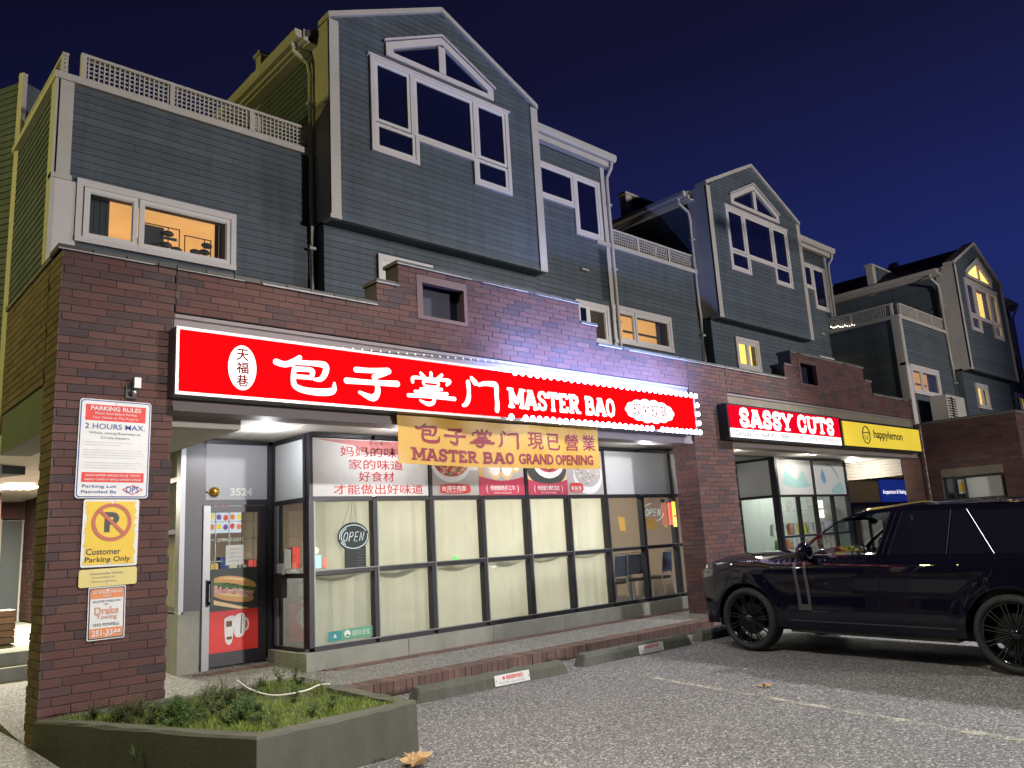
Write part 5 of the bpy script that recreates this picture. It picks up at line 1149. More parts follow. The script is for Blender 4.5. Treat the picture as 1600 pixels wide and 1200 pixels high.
for x, y, e_ in ((4.30, 9.1, 36), (5.9, 8.45, 27), (8.3, 8.45, 28), (10.7, 8.35, 22)):  # all but the door light are added to brighten the posters
    t = thing('soffit_light', {4: 'recessed downlight in the soffit over the restaurant door', 5: 'added downlight brightening the white lettered poster', 8: 'added downlight brightening the noodle posters', 10: 'added downlight in the soffit near the brick pillar'}[int(x)], 'light', (x, y, 3.1))
    mb = MB(); mb.lathe([(0, .0), (0, .06)], (x, y, 3.11), 'z', 16); mb.build('disc', E_LAMP, t)
    l = bpy.data.lights.new('downlight', 'POINT'); l.energy = e_; l.color = (.95, .95, 1); l.shadow_soft_size = .07; o = bpy.data.objects.new('downlight', l); COL.objects.link(o); o.parent = t; o.location = (0, 0, -.15)

# banner, hung from the lintel, slightly sagging
bn = thing('banner', 'yellow grand opening banner with maroon lettering hanging below the red sign', 'banner', (7.2, 7.85, 2.9))
bx0, bx1 = 5.37, 9.00
def bz(x): f = (x-bx0)/(bx1-bx0); return 2.575+.0*f-.02*sin(pi*f), 3.19-.012*f-.035*sin(pi*f)
def by(x, v): return 7.88+.022*sin(x*3.1)+.012*sin(x*7.7+v*3)+.015*v*0
def BF(a, b, k=0):
    x = bx0+a; z0_, z1_ = bz(x); v = b/.6; return (x, by(x, v)-k-.001, z0_+(z1_-z0_)*v)
mb = MB(); n = 48
for i in range(n):
    for j in range(6):
        u0, u1, v0, v1 = 3.63*i/n, 3.63*(i+1)/n, .1*j, .1*(j+1); mb.face(BF(u0, v0), BF(u1, v0), BF(u1, v1), BF(u0, v1))
M_BAN = paint('banner_vinyl', (.50, .275, .018), .45, .12, 2, spec=.6)
mb.build('sheet', M_BAN, bn, smooth=True, weld=True)
def tsub(s, cu, cv, w, h, bold=0): text(s, BF, cu, cv, w, h, M_MAROON, bn, bold=bold, k=.004)
for i, key in enumerate(('bao', 'zi', 'zhang', 'men')):
    mb = MB(); a = .27+.45*i; han(mb, BF, key, a, a+.36, .27, .49, kk=.004, fat=1.3); mb.build('character', M_MAROON, bn)
for i, c in enumerate('現已營業'): tsub(c, 2.28+.38*i, .38, .29, .24, .012)
mb = MB(); slab_text(mb, BF, 'MASTER BAO', .20, 1.88, .05, .20, wt=.25, kk=.004); mb.build('lettering', M_MAROON, bn)
tsub('GRAND OPENING', 2.72, .125, 1.52, .15, .035)
mb = MB()
for u in (.02, 1.2, 2.4, 3.6): p = BF(u, .59); mb.tube([p, (p[0], 7.94, 3.22)], .004, 5)
mb.build('tie', M_WHITE, bn)

# ================================================================== SIGNS ON THE CORNER PILLAR
def sign_plate(nm, label, x0, x1, z0, z1, mat, rim=None, tilt=0, r=.03):
    t = thing(nm, label, 'sign', ((x0+x1)/2, 7.88, z0), 'parking signs on the brick pillar')
    o = Vector(((x0+x1)/2, 7.892, (z0+z1)/2)); u = Vector((cos(tilt), 0, sin(tilt))); v = Vector((-sin(tilt), 0, cos(tilt)))
    F = plane(o-u*(x1-x0)/2-v*(z1-z0)/2, u, v); w, h = x1-x0, z1-z0
    def rr(k, ins, rad):
        pts = []
        for cx, cy, a0 in ((w-ins-rad, ins+rad, -pi/2), (w-ins-rad, h-ins-rad, 0), (ins+rad, h-ins-rad, pi/2), (ins+rad, ins+rad, pi)):
            for q in range(5): a = a0+pi/2*q/4; pts.append(F(cx+rad*cos(a), cy+rad*sin(a), k))
        return pts
    mb = MB(); mb.hexa(rr(-.006, 0, r), rr(0, 0, r)); mb.build('plate', M_WHITE if rim else mat, t)
    if rim:
        mb = MB(); mb.face(*rr(.001, .008, r)); mb.build('border', rim, t); mb = MB(); mb.face(*rr(.002, .018, r*.8)); mb.build('face', mat, t)
    mb = MB()
    for a, b in ((w/2, h-.03), (w/2, .03)): mb.lathe([(-.006, .0), (-.006, .008), (0, .01)], F(a, b, .001), 'y', 8)
    mb.build('screw', M_METAL, t)
    return t, F, w, h
t, F, w, h = sign_plate('parking_sign', 'white parking rules sign, topmost on the brick pillar, reading 2 HOURS MAX', 1.93, 2.555, 2.19, 3.10, M_WHITE, M_BLUE, -.01)
mb = MB(); rect(mb, F, .05, w-.05, h-.20, h-.05, .003); mb.build('red_band', M_RED, t); mb = MB(); rect(mb, F, .045, w-.045, .145, .235, .003); mb.build('red_band', M_RED, t)
text('PARKING RULES', F, w/2, h-.083, .44, .04, M_WHITE, t, bold=.02, k=.005); text('Please Read Before Parking', F, w/2, h-.132, .36, .026, M_WHITE, t, k=.005); text('Your Vehicle on This Property', F, w/2, h-.172, .40, .026, M_WHITE, t, k=.005)
text('2 HOURS MAX.', F, w/2, h-.25, .52, .05, M_BLUE, t, bold=.006, k=.005); text('While doing Business at', F, w/2, h-.315, .45, .03, M_GREYP, t, k=.005, bold=.01); text('Circle Square', F, w/2, h-.357, .25, .03, M_GREYP, t, k=.005, bold=.01)
for k, (a, ww) in enumerate(((.26, .42), (.22, .3), (0, 0), (.30, .50), (.31, .52), (.31, .52), (.28, .45), (0, 0), (.31, .5), (.28, .44), (.29, .46))):
    if ww: text('vehicles parked longer than the posted time limit may be towed away at the cost of the owner', F, a, h-.40-.0235*k, ww, .010, M_GREYP, t, k=.005)
text('UNAUTHORIZED VEHICLES WILL BE TICKETED', F, w/2, .208, .47, .018, M_WHITE, t, k=.005, bold=.01); text("AND/OR TOWED AT VEHICLE OWNER'S EXPENSE", F, w/2, .170, .49, .018, M_WHITE, t, k=.005, bold=.01)
text('Parking Lot', F, .20, .105, .29, .036, M_BLUE, t, bold=.01, k=.005); text('Patrolled By', F, .20, .055, .30, .036, M_BLUE, t, bold=.01, k=.005)
mb = MB(); mb.cur = 0; mb.face(F(.39, .08, .004), F(.485, .03, .004), F(.58, .08, .004), F(.485, .125, .004)); mb.cur = 1; mb.face(F(.41, .08, .0045), F(.485, .04, .0045), F(.56, .08, .0045), F(.485, .115, .0045)); mb.build('emblem', [M_RED, M_WHITE], t); text('DPS', F, .485, .08, .11, .06, M_BLUE, t, bold=.02, k=.006)
t, F, w, h = sign_plate('parking_sign', 'worn yellow no parking sign reading Customer Parking Only', 2.0, 2.475, 1.58, 2.18, M_WHITE, None, -.01, .02)
edge = []
for i in range(24): edge.append((.02+random.uniform(-.006, .018), .02+(h-.04)*i/23))
edge2 = [(w-.02-random.uniform(-.004, .022), .02+(h-.04)*i/23) for i in range(23, -1, -1)]
mb = MB(); mb.face(*[F(a, b, .002) for a, b in edge+edge2]); mb.build('yellow_face', M_YELLOW, t)
cx, cy, R1, R2 = w/2+.005, h-.205, .17, .138
mb = MB()
for i in range(40):
    a, b = 2*pi*i/40, 2*pi*(i+1)/40; mb.face(F(cx+R1*cos(a), cy+R1*sin(a), .006), F(cx+R1*cos(b), cy+R1*sin(b), .006), F(cx+R2*cos(b), cy+R2*sin(b), .006), F(cx+R2*cos(a), cy+R2*sin(a), .006))
ribbon(mb, F, [(cx-.108, cy+.108, .03), (cx+.108, cy-.108, .03)], .0068); mb.build('prohibition_ring', M_PEELED, t)
text('P', F, cx, cy, .125, .18, M_BLACK, t, bold=.05, k=.004); text('Customer', F, .185, .135, .29, .055, M_BLACK, t, bold=.015, k=.004); text('Parking Only', F, .225, .060, .38, .060, M_BLACK, t, bold=.015, k=.004)
t, F, w, h = sign_plate('parking_sign', 'small pale yellow plate about unauthorized vehicles under the no parking sign', 1.99, 2.475, 1.41, 1.565, M_PALEY, None, .01, .02)
for k, s_ in enumerate(('Unauthorized Vehicles', 'Towed Away At', 'Owners Expense')): text(s_, F, .23+(0, -.03, -.02)[k], .115-.036*k, (.27, .19, .21)[k], .022, M_GREYP, t, k=.003)
t, F, w, h = sign_plate('parking_sign', 'white and orange towing company sign, lowest on the brick pillar', 2.075, 2.385, .95, 1.405, M_WHITE, M_BLACK, .005, .012)
mb = MB(); rect(mb, F, .02, w-.02, h-.10, h-.02, .003); mb.build('orange_band', M_ORANGE, t); mb = MB(); rect(mb, F, .02, w-.02, .02, .10, .003); mb.build('orange_band', M_ORANGE, t)
text('AUTHORIZED PARKING', F, w/2, h-.045, .24, .026, M_WHITE, t, k=.005, bold=.015); text('ONLY', F, w/2, h-.08, .07, .022, M_WHITE, t, k=.005); text('VIOLATORS TOWED AWAY', F, w/2, h-.125, .24, .020, M_BLACK, t, k=.005); text('BY', F, w/2, h-.152, .03, .016, M_BLACK, t, k=.005)
text('Drake', F, w/2, h-.205, .20, .065, M_SALMON, t, bold=.02, k=.005); text('Towing', F, w/2, h-.265, .17, .05, M_SALMON, t, bold=.01, k=.005); text('1553 POWELL', F, w/2, .13, .22, .025, M_BLACK, t, k=.005, bold=.01); text('251-3344', F, w/2, .06, .235, .05, M_WHITE, t, bold=.02, k=.005)
t = thing('wall_camera', 'small white security camera on black bracket above the parking signs', 'camera', (2.39, 7.88, 3.2))
mb = MB(); mb.box(2.32, 2.42, 7.885, 7.90, 3.13, 3.27); mb.build('backplate', M_BLACK, t); mb = MB(); mb.box(2.37, 2.43, 7.80, 7.885, 3.22, 3.32); mb.build('housing', M_WHITE, t); mb = MB(); mb.ball((2.385, 7.85, 3.18), .03); mb.build('lens', M_METAL, t, smooth=True)

# ================================================================== PASSAGE AT THE LEFT
mb = MB()
for k in range(3): mb.box(-2, 3.64, 11.2+.32*k, 19.2, .15+.15*k+(.001 if k else 0), .30+.15*k)
st = mb.build('steps', M_SILL, kind='structure')
bw = thing('brick_wall', 'lit brick end wall of the covered passage at the left edge', 'wall', (3, 19, .6))
mb = MB(); mb.box(1.78, 2.86, 16.515, 16.7, .6, 2.95); mb.build('mortar_core', M_MORTAR, bw); lay(bw, 'y', 16.515, 1.78, 2.87, .6, 2.94, single=60)
mb = MB(); mb.box(1.0, 3.30, 19.015, 19.2, .6, 3.12); mb.box(3.30, 3.72, 19.015, 19.2, 2.62, 3.12); mb.box(3.735, 3.80, 12.1, 19.0, .6, 3.12); mb.build('mortar_core', M_MORTAR, bw)
lay(bw, 'y', 19.015, 1.0, 3.72, .6, 3.1, holes=[(3.30, 3.75, .5, 2.62)], single=120); lay(bw, 'x', 3.735, 12.1, 19.0, .6, 3.1, single=120)
t = thing('passage_door', 'dark steel door at the end of the passage', 'door', (3.5, 19, .6)); mb = MB(); mb.box(3.34, 3.70, 19.05, 19.1, .6, 2.58); mb.build('leaf', flat('door_slate', (.05, .06, .065)), t); mb = MB(); mb.box(3.30, 3.34, 19.0, 19.1, .6, 2.62); mb.build('frame', M_TRIM, t)
t = thing('bench', 'brown wooden slatted bench in the passage at the left edge', 'bench', (2.3, 13.2, .6))
for k in range(5):
    mb = MB(); mb.box(1.7, 2.52, 13.0, 13.4, .62+.09*k, .70+.09*k); mb.build('slat', paint('bench_wood', (.22, .12, .06), .7, tone=.5), t)
t = thing('ceiling_light', 'square lit fixture on the passage ceiling at the left', 'light', (2.82, 15, 2.9))
mb = MB(); mb.box(2.62, 3.02, 14.8, 15.2, 2.92, 2.958); mb.build('diffuser', emit('passage_lamp', (1, .95, .8), 6), t); area('passage_light', (2.82, 15, 2.90), .5, P_PASS, (1, .92, .75), parent=t)

# ================================================================== PLANTER
A_, B_, C_, D_ = (1.69, 7.88), (2.58, 5.60), (3.97, 5.64), (4.04, 7.86)
pt = thing('planter', 'low concrete planter overgrown with weeds at the foot of the brick pillar', 'planter', (2.9, 6.8, 0))
def ins(P, d):   # inset polygon (clockwise/anticlockwise agnostic, convex)
    c = Vector((sum(p[0] for p in P)/len(P), sum(p[1] for p in P)/len(P))); n = len(P); out = []
    for i in range(n):
        p0, p1, p2 = Vector(P[i-1]), Vector(P[i]), Vector(P[(i+1) % n])
        def off(a, b):
            e = (b-a).normalized(); m = Vector((-e.y, e.x))
            if (c-a).dot(m) < 0: m = -m
            return m
        m1, m2 = off(p0, p1), off(p1, p2); k = (m1+m2).normalized(); out.append(tuple(p1+k*(d/max(.3, k.dot(m1)))))
    return out
PO = [A_, B_, C_, D_]; PI = ins(PO, .13); PB = ins(PO, .012)
mb = MB(); ztop = .37
def refine(a, b, n): return [(a[0]+(b[0]-a[0])*i/n, a[1]+(b[1]-a[1])*i/n) for i in range(n)]
RO = sum([refine(PO[i], PO[(i+1) % 4], 14) for i in range(4)], []); RI = sum([refine(PI[i], PI[(i+1) % 4], 14) for i in range(4)], []); RB = sum([refine(PB[i], PB[(i+1) % 4], 14) for i in range(4)], [])
n = len(RO); jit = [random.uniform(-.009, .009) for _ in range(n)]
loops = [[(RO[i][0], RO[i][1], -.05) for i in range(n)], [(RO[i][0]+jit[i], RO[i][1]+jit[i-3], ztop-.02+jit[i-1]) for i in range(n)], [(RB[i][0], RB[i][1], ztop+jit[i-2]) for i in range(n)], [(RI[i][0]+jit[i]*2, RI[i][1], ztop-.005) for i in range(n)], [(RI[i][0], RI[i][1], .1) for i in range(n)]]
idx = [mb.P(*L) for L in loops]
for k in range(4):
    for i in range(n): j = (i+1) % n; mb.f.append((idx[k]+i, idx[k]+j, idx[k+1]+j, idx[k+1]+i)); mb.mi.append(0)
mb.build('rim', M_CONC, pt)
def inside(x, y, P):
    s = None
    for i in range(len(P)):
        a, b = P[i], P[(i+1) % len(P)]; c = (b[0]-a[0])*(y-a[1])-(b[1]-a[1])*(x-a[0])
        if s is None: s = c > 0
        elif (c > 0) != s: return False
    return True
from mathutils import noise as mnoise
def soilz(x, y): return .335+.05*mnoise.noise(Vector((x*1.7, y*1.7, 0)))+.03*mnoise.noise(Vector((x*6, y*6, 3)))
mb = MB(); g_ = 44; x0, x1, y0, y1 = 1.7, 4.1, 5.6, 7.9
for i in range(g_):
    for j in range(g_):
        xa, xb = x0+(x1-x0)*i/g_, x0+(x1-x0)*(i+1)/g_; ya, yb = y0+(y1-y0)*j/g_, y0+(y1-y0)*(j+1)/g_
        if all(inside(x, y, ins(PO, .06)) for x, y in ((xa, ya), (xb, ya), (xb, yb), (xa, yb))): mb.face(*[(x, y, soilz(x, y)) for x, y in ((xa, ya), (xb, ya), (xb, yb), (xa, yb))])
mb.build('soil', paint('moss_soil', (.055, .065, .02), .95, .4, 12, bump=.6), pt, weld=True, smooth=True)
def leaf_mat(name, a, b):
    m = N(name); c = m.mixc(m.rnd(), a, b); m.l(c, m.b.inputs['Base Color']); m.set(rough=.6, spec=.3)
    tr = m.n('BsdfTranslucent'); m.l(c, tr.inputs[0]); x = m.n('MixShader'); x.inputs[0].default_value = .3; m.l(m.b.outputs[0], x.inputs[1]); m.l(tr.outputs[0], x.inputs[2]); m.l(x.outputs[0], m.out.inputs[0]); return m.m
M_GRASS = leaf_mat('moss_grass', (.09, .15, .03), (.29, .35, .07)); M_WEED = leaf_mat('weed_leaf', (.045, .10, .022), (.12, .20, .06)); M_DRYW = leaf_mat('dry_weed', (.16, .13, .05), (.09, .11, .04)); M_DARKW = leaf_mat('dark_weed', (.03, .045, .018), (.06, .08, .035))
PG = ins(PO, .10)
def blade(mb, x, y, z, h, w, lean, az):
    dx, dy = cos(az)*lean, sin(az)*lean; px, py = -sin(az)*w/2, cos(az)*w/2
    mb.face((x-px, y-py, z), (x+px, y+py, z), (x+dx*.45+px*.7, y+dy*.45+py*.7, z+h*.6), (x+dx*.45-px*.7, y+dy*.45-py*.7, z+h*.6))
    mb.face((x+dx*.45-px*.7, y+dy*.45-py*.7, z+h*.6), (x+dx*.45+px*.7, y+dy*.45+py*.7, z+h*.6), (x+dx, y+dy, z+h))
mb = MB(); cnt = 0
while cnt < 15000:
    x, y = random.uniform(1.7, 4.1), random.uniform(5.6, 7.9)
    if not inside(x, y, PG): continue
    q = mnoise.noise(Vector((x*1.3+5, y*1.3, 0)))+.25*(x-2.9)
    if random.random() > .55+q: continue
    hh = random.uniform(.015, .06)*(1.4 if mnoise.noise(Vector((x*4, y*4, 9))) > .2 else .8)
    blade(mb, x, y, soilz(x, y)-.004, hh, .005, hh*random.uniform(.2, 1.0), random.uniform(0, 6.28)); cnt += 1
mb.build('moss', M_GRASS, pt, kind='stuff')
def weed(x, y, h, kind, label):
    m = MB(); L = MB(); z = soilz(x, y); ns = {0: 7, 1: 4, 2: 11}[kind]
    for s in range(ns):
        az = random.uniform(0, 6.28); ln = random.uniform(.15, .6)*h; hh = h*random.uniform(.55, 1)
        pts = [(x+cos(az)*ln*f**1.5, y+sin(az)*ln*f**1.5, z+hh*f) for f in (0, .35, .7, 1)]
        m.tube(pts, [.0025, .002, .0015, .001], 4, cap=False)
        nl = {0: 18, 1: 14, 2: 9}[kind]
        for k in range(nl):
            f = random.uniform(.15, 1); bx_, by_, bz_ = [pts[0][i]+(pts[-1][i]-pts[0][i])*f for i in range(3)]; a = random.uniform(0, 6.28); l = random.uniform(.02, .045)*(1.25-f*.5)*(1 if kind != 2 else .7); wd = l*(.55 if kind != 1 else .3); t = random.uniform(-.3, .6)
            c_, s_ = cos(a), sin(a)
            L.face((bx_, by_, bz_), (bx_+c_*l*.5-s_*wd/2, by_+s_*l*.5+c_*wd/2, bz_+l*t*.6), (bx_+c_*l, by_+s_*l, bz_+l*t), (bx_+c_*l*.5+s_*wd/2, by_+s_*l*.5-c_*wd/2, bz_+l*t*.6))
    if not label:
        mass[kind].append((m, L)); return
    t_ = thing('weed', label, 'plant', (x, y, z))
    m.build('stem', M_DRYW, t_); L.build('leaves', {0: M_WEED, 1: M_DRYW, 2: M_DARKW}[kind], t_, kind='stuff')
mass = {0: [], 1: [], 2: []}
W0 = 'low leafy weed growing in the mossy planter'; W1 = 'thin dry upright weed in the planter'; W2 = 'dark bushy weed in the planter by the brick pillar'
spots = []
while len(spots) < 105:
    x, y = random.uniform(1.8, 3.9), random.uniform(5.8, 7.75)
    if inside(x, y, ins(PO, .17)) and (x-(y-6.6)*.5 < 3.1 or random.random() < .12): spots.append((x, y))
for i, (x, y) in enumerate(spots):
    k = 2 if (x-1.7)+(7.9-y)*.4 < 1.0 or i % 6 == 0 else (1 if i % 5 == 0 else 0); weed(x, y, random.uniform(.08, .19)*(1.7 if k == 1 else 1), k, None)
for k_ in (0, 1, 2):
    A = MB(); B = MB()
    for m, L in mass[k_]:
        for src, dst in ((m, A), (L, B)):
            b0 = len(dst.v); dst.v += src.v; dst.f += [tuple(b0+i for i in f) for f in src.f]; dst.mi += src.mi
    A.build('weed_stems', M_DRYW, pt, kind='stuff'); B.build('weed_leaves', {0: M_WEED, 1: M_DRYW, 2: M_DARKW}[k_], pt, kind='stuff')
weed(3.86, 7.55, .36, 0, 'tallest green weed at the back corner of the planter'); weed(3.70, 7.50, .24, 0, 'second tallest leafy weed, left of the tallest one'); weed(3.05, 7.3, .30, 1, 'tall thin dry stalks before the restaurant door'); weed(2.9, 7.2, .26, 1, 'dry stalks left of the tall thin ones')
mb = MB(); p = spline([(3.20, 7.35, .50), (3.22, 7.1, .44), (3.32, 6.85, .40), (3.55, 6.75, .41), (3.75, 6.85, .42), (3.86, 6.85, .41)]); mb.tube(p, .008, 6); tag(mb.build('cable', flat('white_cable', (.6, .58, .5)), smooth=True), 'white cable lying across the planter weeds', 'cable')
# little weed at the kerb, dead leaf on the asphalt
def dead_leaf(x, y, s, label, n=5):
    t = thing('fallen_leaf', label, 'leaf', (x, y, gz(y))); 
    mb = MB(); z = gz(y)
    for k in range(n):
        a = random.uniform(0, 6.28); r = s*random.uniform(.5, 1); c = (x+random.uniform(-.3, .3)*s, y+random.uniform(-.3, .3)*s); pts = []
        for q in range(9):
            b = a-.8+1.6*q/8; rr = r*(.6+.4*(q % 2)); pts.append((c[0]+rr*cos(b), c[1]+rr*sin(b), z+.01+s*.45*random.random()))
        mb.face((c[0], c[1], z+.01), *pts[:3]); mb.face((c[0], c[1], z+.01), *pts[2:5]); mb.face((c[0], c[1], z+.01), *pts[4:7]); mb.face((c[0], c[1], z+.01), *pts[6:])
    mb.build('blade', paint('dry_leaf', (.50, .32, .16), .8, .3, 30), t)
dead_leaf(3.66, 5.32, .17, 'crumpled tan dry leaf on the asphalt before the planter', 7)
dead_leaf(7.62, 4.7, .08, 'small tan leaf on the asphalt in front of the car', 3)
t = thing('kerb_weed', 'tiny green sprout at the foot of the planter', 'plant', (1.98, 6.6, .15)); mb = MB()
for k in range(9): blade(mb, 2.12, 6.66, 0.15, random.uniform(.05, .13), .014, .05, random.uniform(0, 6.28))
mb.build('leaves', M_WEED, t, kind='stuff')

# ================================================================== WHEEL STOPS
def stop(x0, x1, y, rz, label, sign=True):
    t = thing('wheel_stop', label, 'wheel stop', ((x0+x1)/2, y, 0), 'concrete wheel stops'); t.rotation_euler.z = rz; L = (x1-x0)/2
    mb = MB(); n = 40; prof = [(-.095, 0), (-.085, .10), (-.055, .145), (.055, .15), (.085, .10), (.095, 0)]; prev = None
    for i in range(n+1):
        u = -L+2*L*i/n; e_ = min(1, .75+.25*min(i, n-i)/1.0); pts = [(u+random.uniform(-.006, .006)+(.03 if i == 0 else -.03 if i == n else 0)*(z/.13), yy*(1 if 0 < i < n else .9)+random.uniform(-.006, .006), z*e_+random.uniform(-.006, .006)*(z > 0)) for yy, z in prof]
        k = mb.P(*pts)
        if prev is not None:
            for j in range(5): mb.f.append((prev+j, prev+j+1, k+j+1, k+j)); mb.mi.append(0)
        else: mb.f.append(tuple(range(k, k+6))); mb.mi.append(0)
        prev = k
    mb.f.append(tuple(range(prev, prev+6))); mb.mi.append(0)
    mb.build('block', M_STOP, t, local=True)
    if sign:
        F = plane((.0, -.103, .012), (1, 0, 0), (0, .13, .99))
        p = MB(); p.hexa([F(-.05, 0, 0), F(.46, 0, 0), F(.46, .115, 0), F(-.05, .115, 0)], [F(-.05, 0, .004), F(.46, 0, .004), F(.46, .115, .004), F(-.05, .115, .004)]); p.build('name_plate', M_WHITE, t, local=True)
        text('RESERVED', F, .24, .078, .25, .042, M_RED, t, bold=.03, k=.006, local=True); text('Master Bao   Customer Only', F, .20, .027, .38, .026, M_GREYP, t, k=.006, local=True)
        mb = MB(); mb.cur = 0; ell(mb, F, .08, .078, .018, .018, .006); mb.build('emblem', [M_RED], t, local=True)
        mb = MB(); ell(mb, F, -.03, .055, .007, .007, .007); ell(mb, F, .44, .055, .007, .007, .007); mb.build('screw', M_BLACK, t, local=True)
stop(5.05, 7.20, 7.22, -.05, 'nearest concrete wheel stop with a white reserved plate')
stop(7.60, 9.80, 7.25, -.03, 'second concrete wheel stop with a reserved plate beside the car')
stop(10.1, 12.2, 7.25, 0, 'wheel stop under the front of the black car', False)

# ================================================================== CAR
M_CAR = N('car_paint'); M_CAR.b.inputs['Base Color'].default_value = (.004, .004, .010, 1); M_CAR.set(rough=.5, metal=0, spec=.0, coat=.85, coatr=.012); 
_n = M_CAR.noise(3, 2); M_CAR.l(M_CAR.mixc(_n, (.0035, .0035, .009), (.005, .005, .013)), M_CAR.b.inputs['Base Color']); M_CAR = M_CAR.m
M_TINT = N('tinted_glass'); M_TINT.b.inputs['Base Color'].default_value = (.008, .008, .016, 1); M_TINT.set(rough=.03, spec=.6); M_TINT = M_TINT.m
M_CGLASS = glass('car_glass', (.75, .82, .80), .5, .0)
M_TYRE = paint('tyre_rubber', (.012, .012, .015), .75, .2, 20, bump=.2); M_RIM = paint('gloss_black_alloy', (.012, .012, .016), .14, .1, 5, metal=.5, spec=.8, coat=.6)
M_PLAST = flat('black_plastic', (.012, .012, .014), .5); M_CHROME = paint('satin_trim', (.16, .16, .17), .3, .1, 9, metal=.9)
car = thing('parked_car', 'black luxury suv parked nose first at the brick pillar', 'car', (10.53, 6.06, .005))
fwd = Vector((9.60-9.45, 6.06-2.90)).normalized(); ang = math.atan2(fwd.y, fwd.x)   # local +x points forward... we use s rearward
car.rotation_euler = (0, 0, 0)
# local frame: s rearward, tt lateral (+ = left side of the car, towards -x world)
rear = Vector((-fwd.x, -fwd.y, -.0135)).normalized(); lat = Vector((-fwd.y, fwd.x, 0)).normalized()
upv = rear.cross(lat)*-1
if upv.z < 0: upv = -upv
car.matrix_world = Matrix(((rear.x, lat.x, upv.x, 9.60-lat.x*.985), (rear.y, lat.y, upv.y, 6.06-lat.y*.985), (rear.z, lat.z, upv.z, -.005), (0, 0, 0, 1)))
WB, WR = 3.18, .405
def lerp(a, b, t): return a+(b-a)*t
def curve(pts, s):
    if s <= pts[0][0]: return pts[0][1]
    for (a, va), (b, vb) in zip(pts, pts[1:]):
        if s <= b:
            t = (s-a)/(b-a); t = t*t*(3-2*t)*.35+t*.65; return lerp(va, vb, t)
    return pts[-1][1]
SH = [(-.90, .99), (-.82, 1.07), (-.6, 1.125), (-.1, 1.155), (.5, 1.175), (1.2, 1.195), (2, 1.205), (3.2, 1.215), (4.1, 1.19)]      # shoulder (top edge of side)
PW = [(-.90, .66), (-.84, .76), (-.72, .87), (-.5, .945), (-.2, .975), (.3, .985), (3.3, .985), (3.8, .96), (4.05, .90), (4.16, .80)]   # half width
def side_t(s, z):
    w = curve(PW, s); top = curve(SH, s); f = z/top
    b = 0
    if z < .55: b -= .035*((.55-z)/.25)**1.5
    if f > .86: b -= .05*((f-.86)/.14)**2
    fl = 0
    for sc in (0, WB):
        d = sqrt((s-sc)**2+(z-.41)**2)
        if d < .62: fl = max(fl, .016*(1-((d-.46)/.16)**2) if d > .46 else .016)
    # character line hollow
    if .3 < s < 3.0: fl -= .012*math.exp(-((z-.78)/.14)**2)
    return w+b+fl
AR = .462
def zbot(s):
    z = .335 if s < 3.6 else lerp(.335, .48, min(1, (s-3.6)/.5)); 
    if s < -.5: z = lerp(.30, .34, (s+.9)/.4)
    for sc in (0, WB):
        d = abs(s-sc)
        if d < AR: z = max(z, .41+sqrt(AR*AR-d*d))
    return z
ss2 = set([-.90+i*.04 for i in range(int(5.06/.04)+1)])
for sc in (0, WB):
    for k in range(25): ss2.add(sc+AR*cos(pi*k/24))
    ss2.add(sc-AR-.001); ss2.add(sc+AR+.001)
ss2 = sorted(s for s in ss2 if -.90 <= s <= 4.16)
def side_grid(sgn):
    m = MB(); R = 14; cols = []
    for s in ss2:
        zb, zt_ = zbot(s), curve(SH, s); cols.append(m.P(*[(s, sgn*side_t(s, lerp(zb, zt_, j/R)), lerp(zb, zt_, j/R)) for j in range(R+1)]))
    for a, b in zip(cols, cols[1:]):
        for j in range(R): m.f.append((a+j, b+j, b+j+1, a+j+1)); m.mi.append(0)
    # arch lips
    for sc in (0, WB):
        pr = None
        for k in range(25):
            s = sc+AR*cos(pi*k/24); z = .41+AR*sin(pi*k/24); t_ = side_t(s, z)
            q = m.P((s, sgn*t_, z), (sc+(AR-.01)*cos(pi*k/24), sgn*(t_-.03), .41+(AR-.01)*sin(pi*k/24)), (sc+AR*cos(pi*k/24), sgn*(t_-.30), .41+AR*sin(pi*k/24)))
            if pr is not None: m.f += [(pr, q, q+1, pr+1), (pr+1, q+1, q+2, pr+2)]; m.mi += [0, 0]
            pr = q
    return m
body = side_grid(1)
o2 = side_grid(-1); base = len(body.v); body.v += o2.v; body.f += [tuple(base+i for i in f) for f in o2.f]; body.mi += o2.mi
# bonnet / deck
cols = []; Q = 12
for s in [x for x in ss2 if x <= 4.16][::2]:
    w = side_t(s, curve(SH, s)); zt_ = curve(SH, s); crown = .10 if s < .95 else .04
    if s < -.6: crown = .10*max(0, (s+.9)/.3)
    cols.append(body.P(*[(s, w*(2*j/Q-1), zt_+crown*(1-abs(2*j/Q-1)**2.6)) for j in range(Q+1)]))
for a, b in zip(cols, cols[1:]):
    for j in range(Q): body.f.append((a+j, b+j, b+j+1, a+j+1)); body.mi.append(0)
# nose and tail
for s in (-.90, 4.16):
    zt_ = curve(SH, s); zb = zbot(s); pr = None
    for j in range(9):
        z = lerp(zb, zt_, j/8); w = side_t(s, z); bul = (.05 if s < 0 else -.06)*sin(pi*j/8)
        q = body.P(*[(s-bul*(1-(2*k/8-1)**2), w*(2*k/8-1), z) for k in range(9)])
        if pr is not None:
            for k in range(8): body.f.append((pr+k, pr+k+1, q+k+1, q+k)); body.mi.append(0)
        pr = q
bo = body.build('body', M_CAR, car, local=True, weld=True); shade_auto(bo, 50)
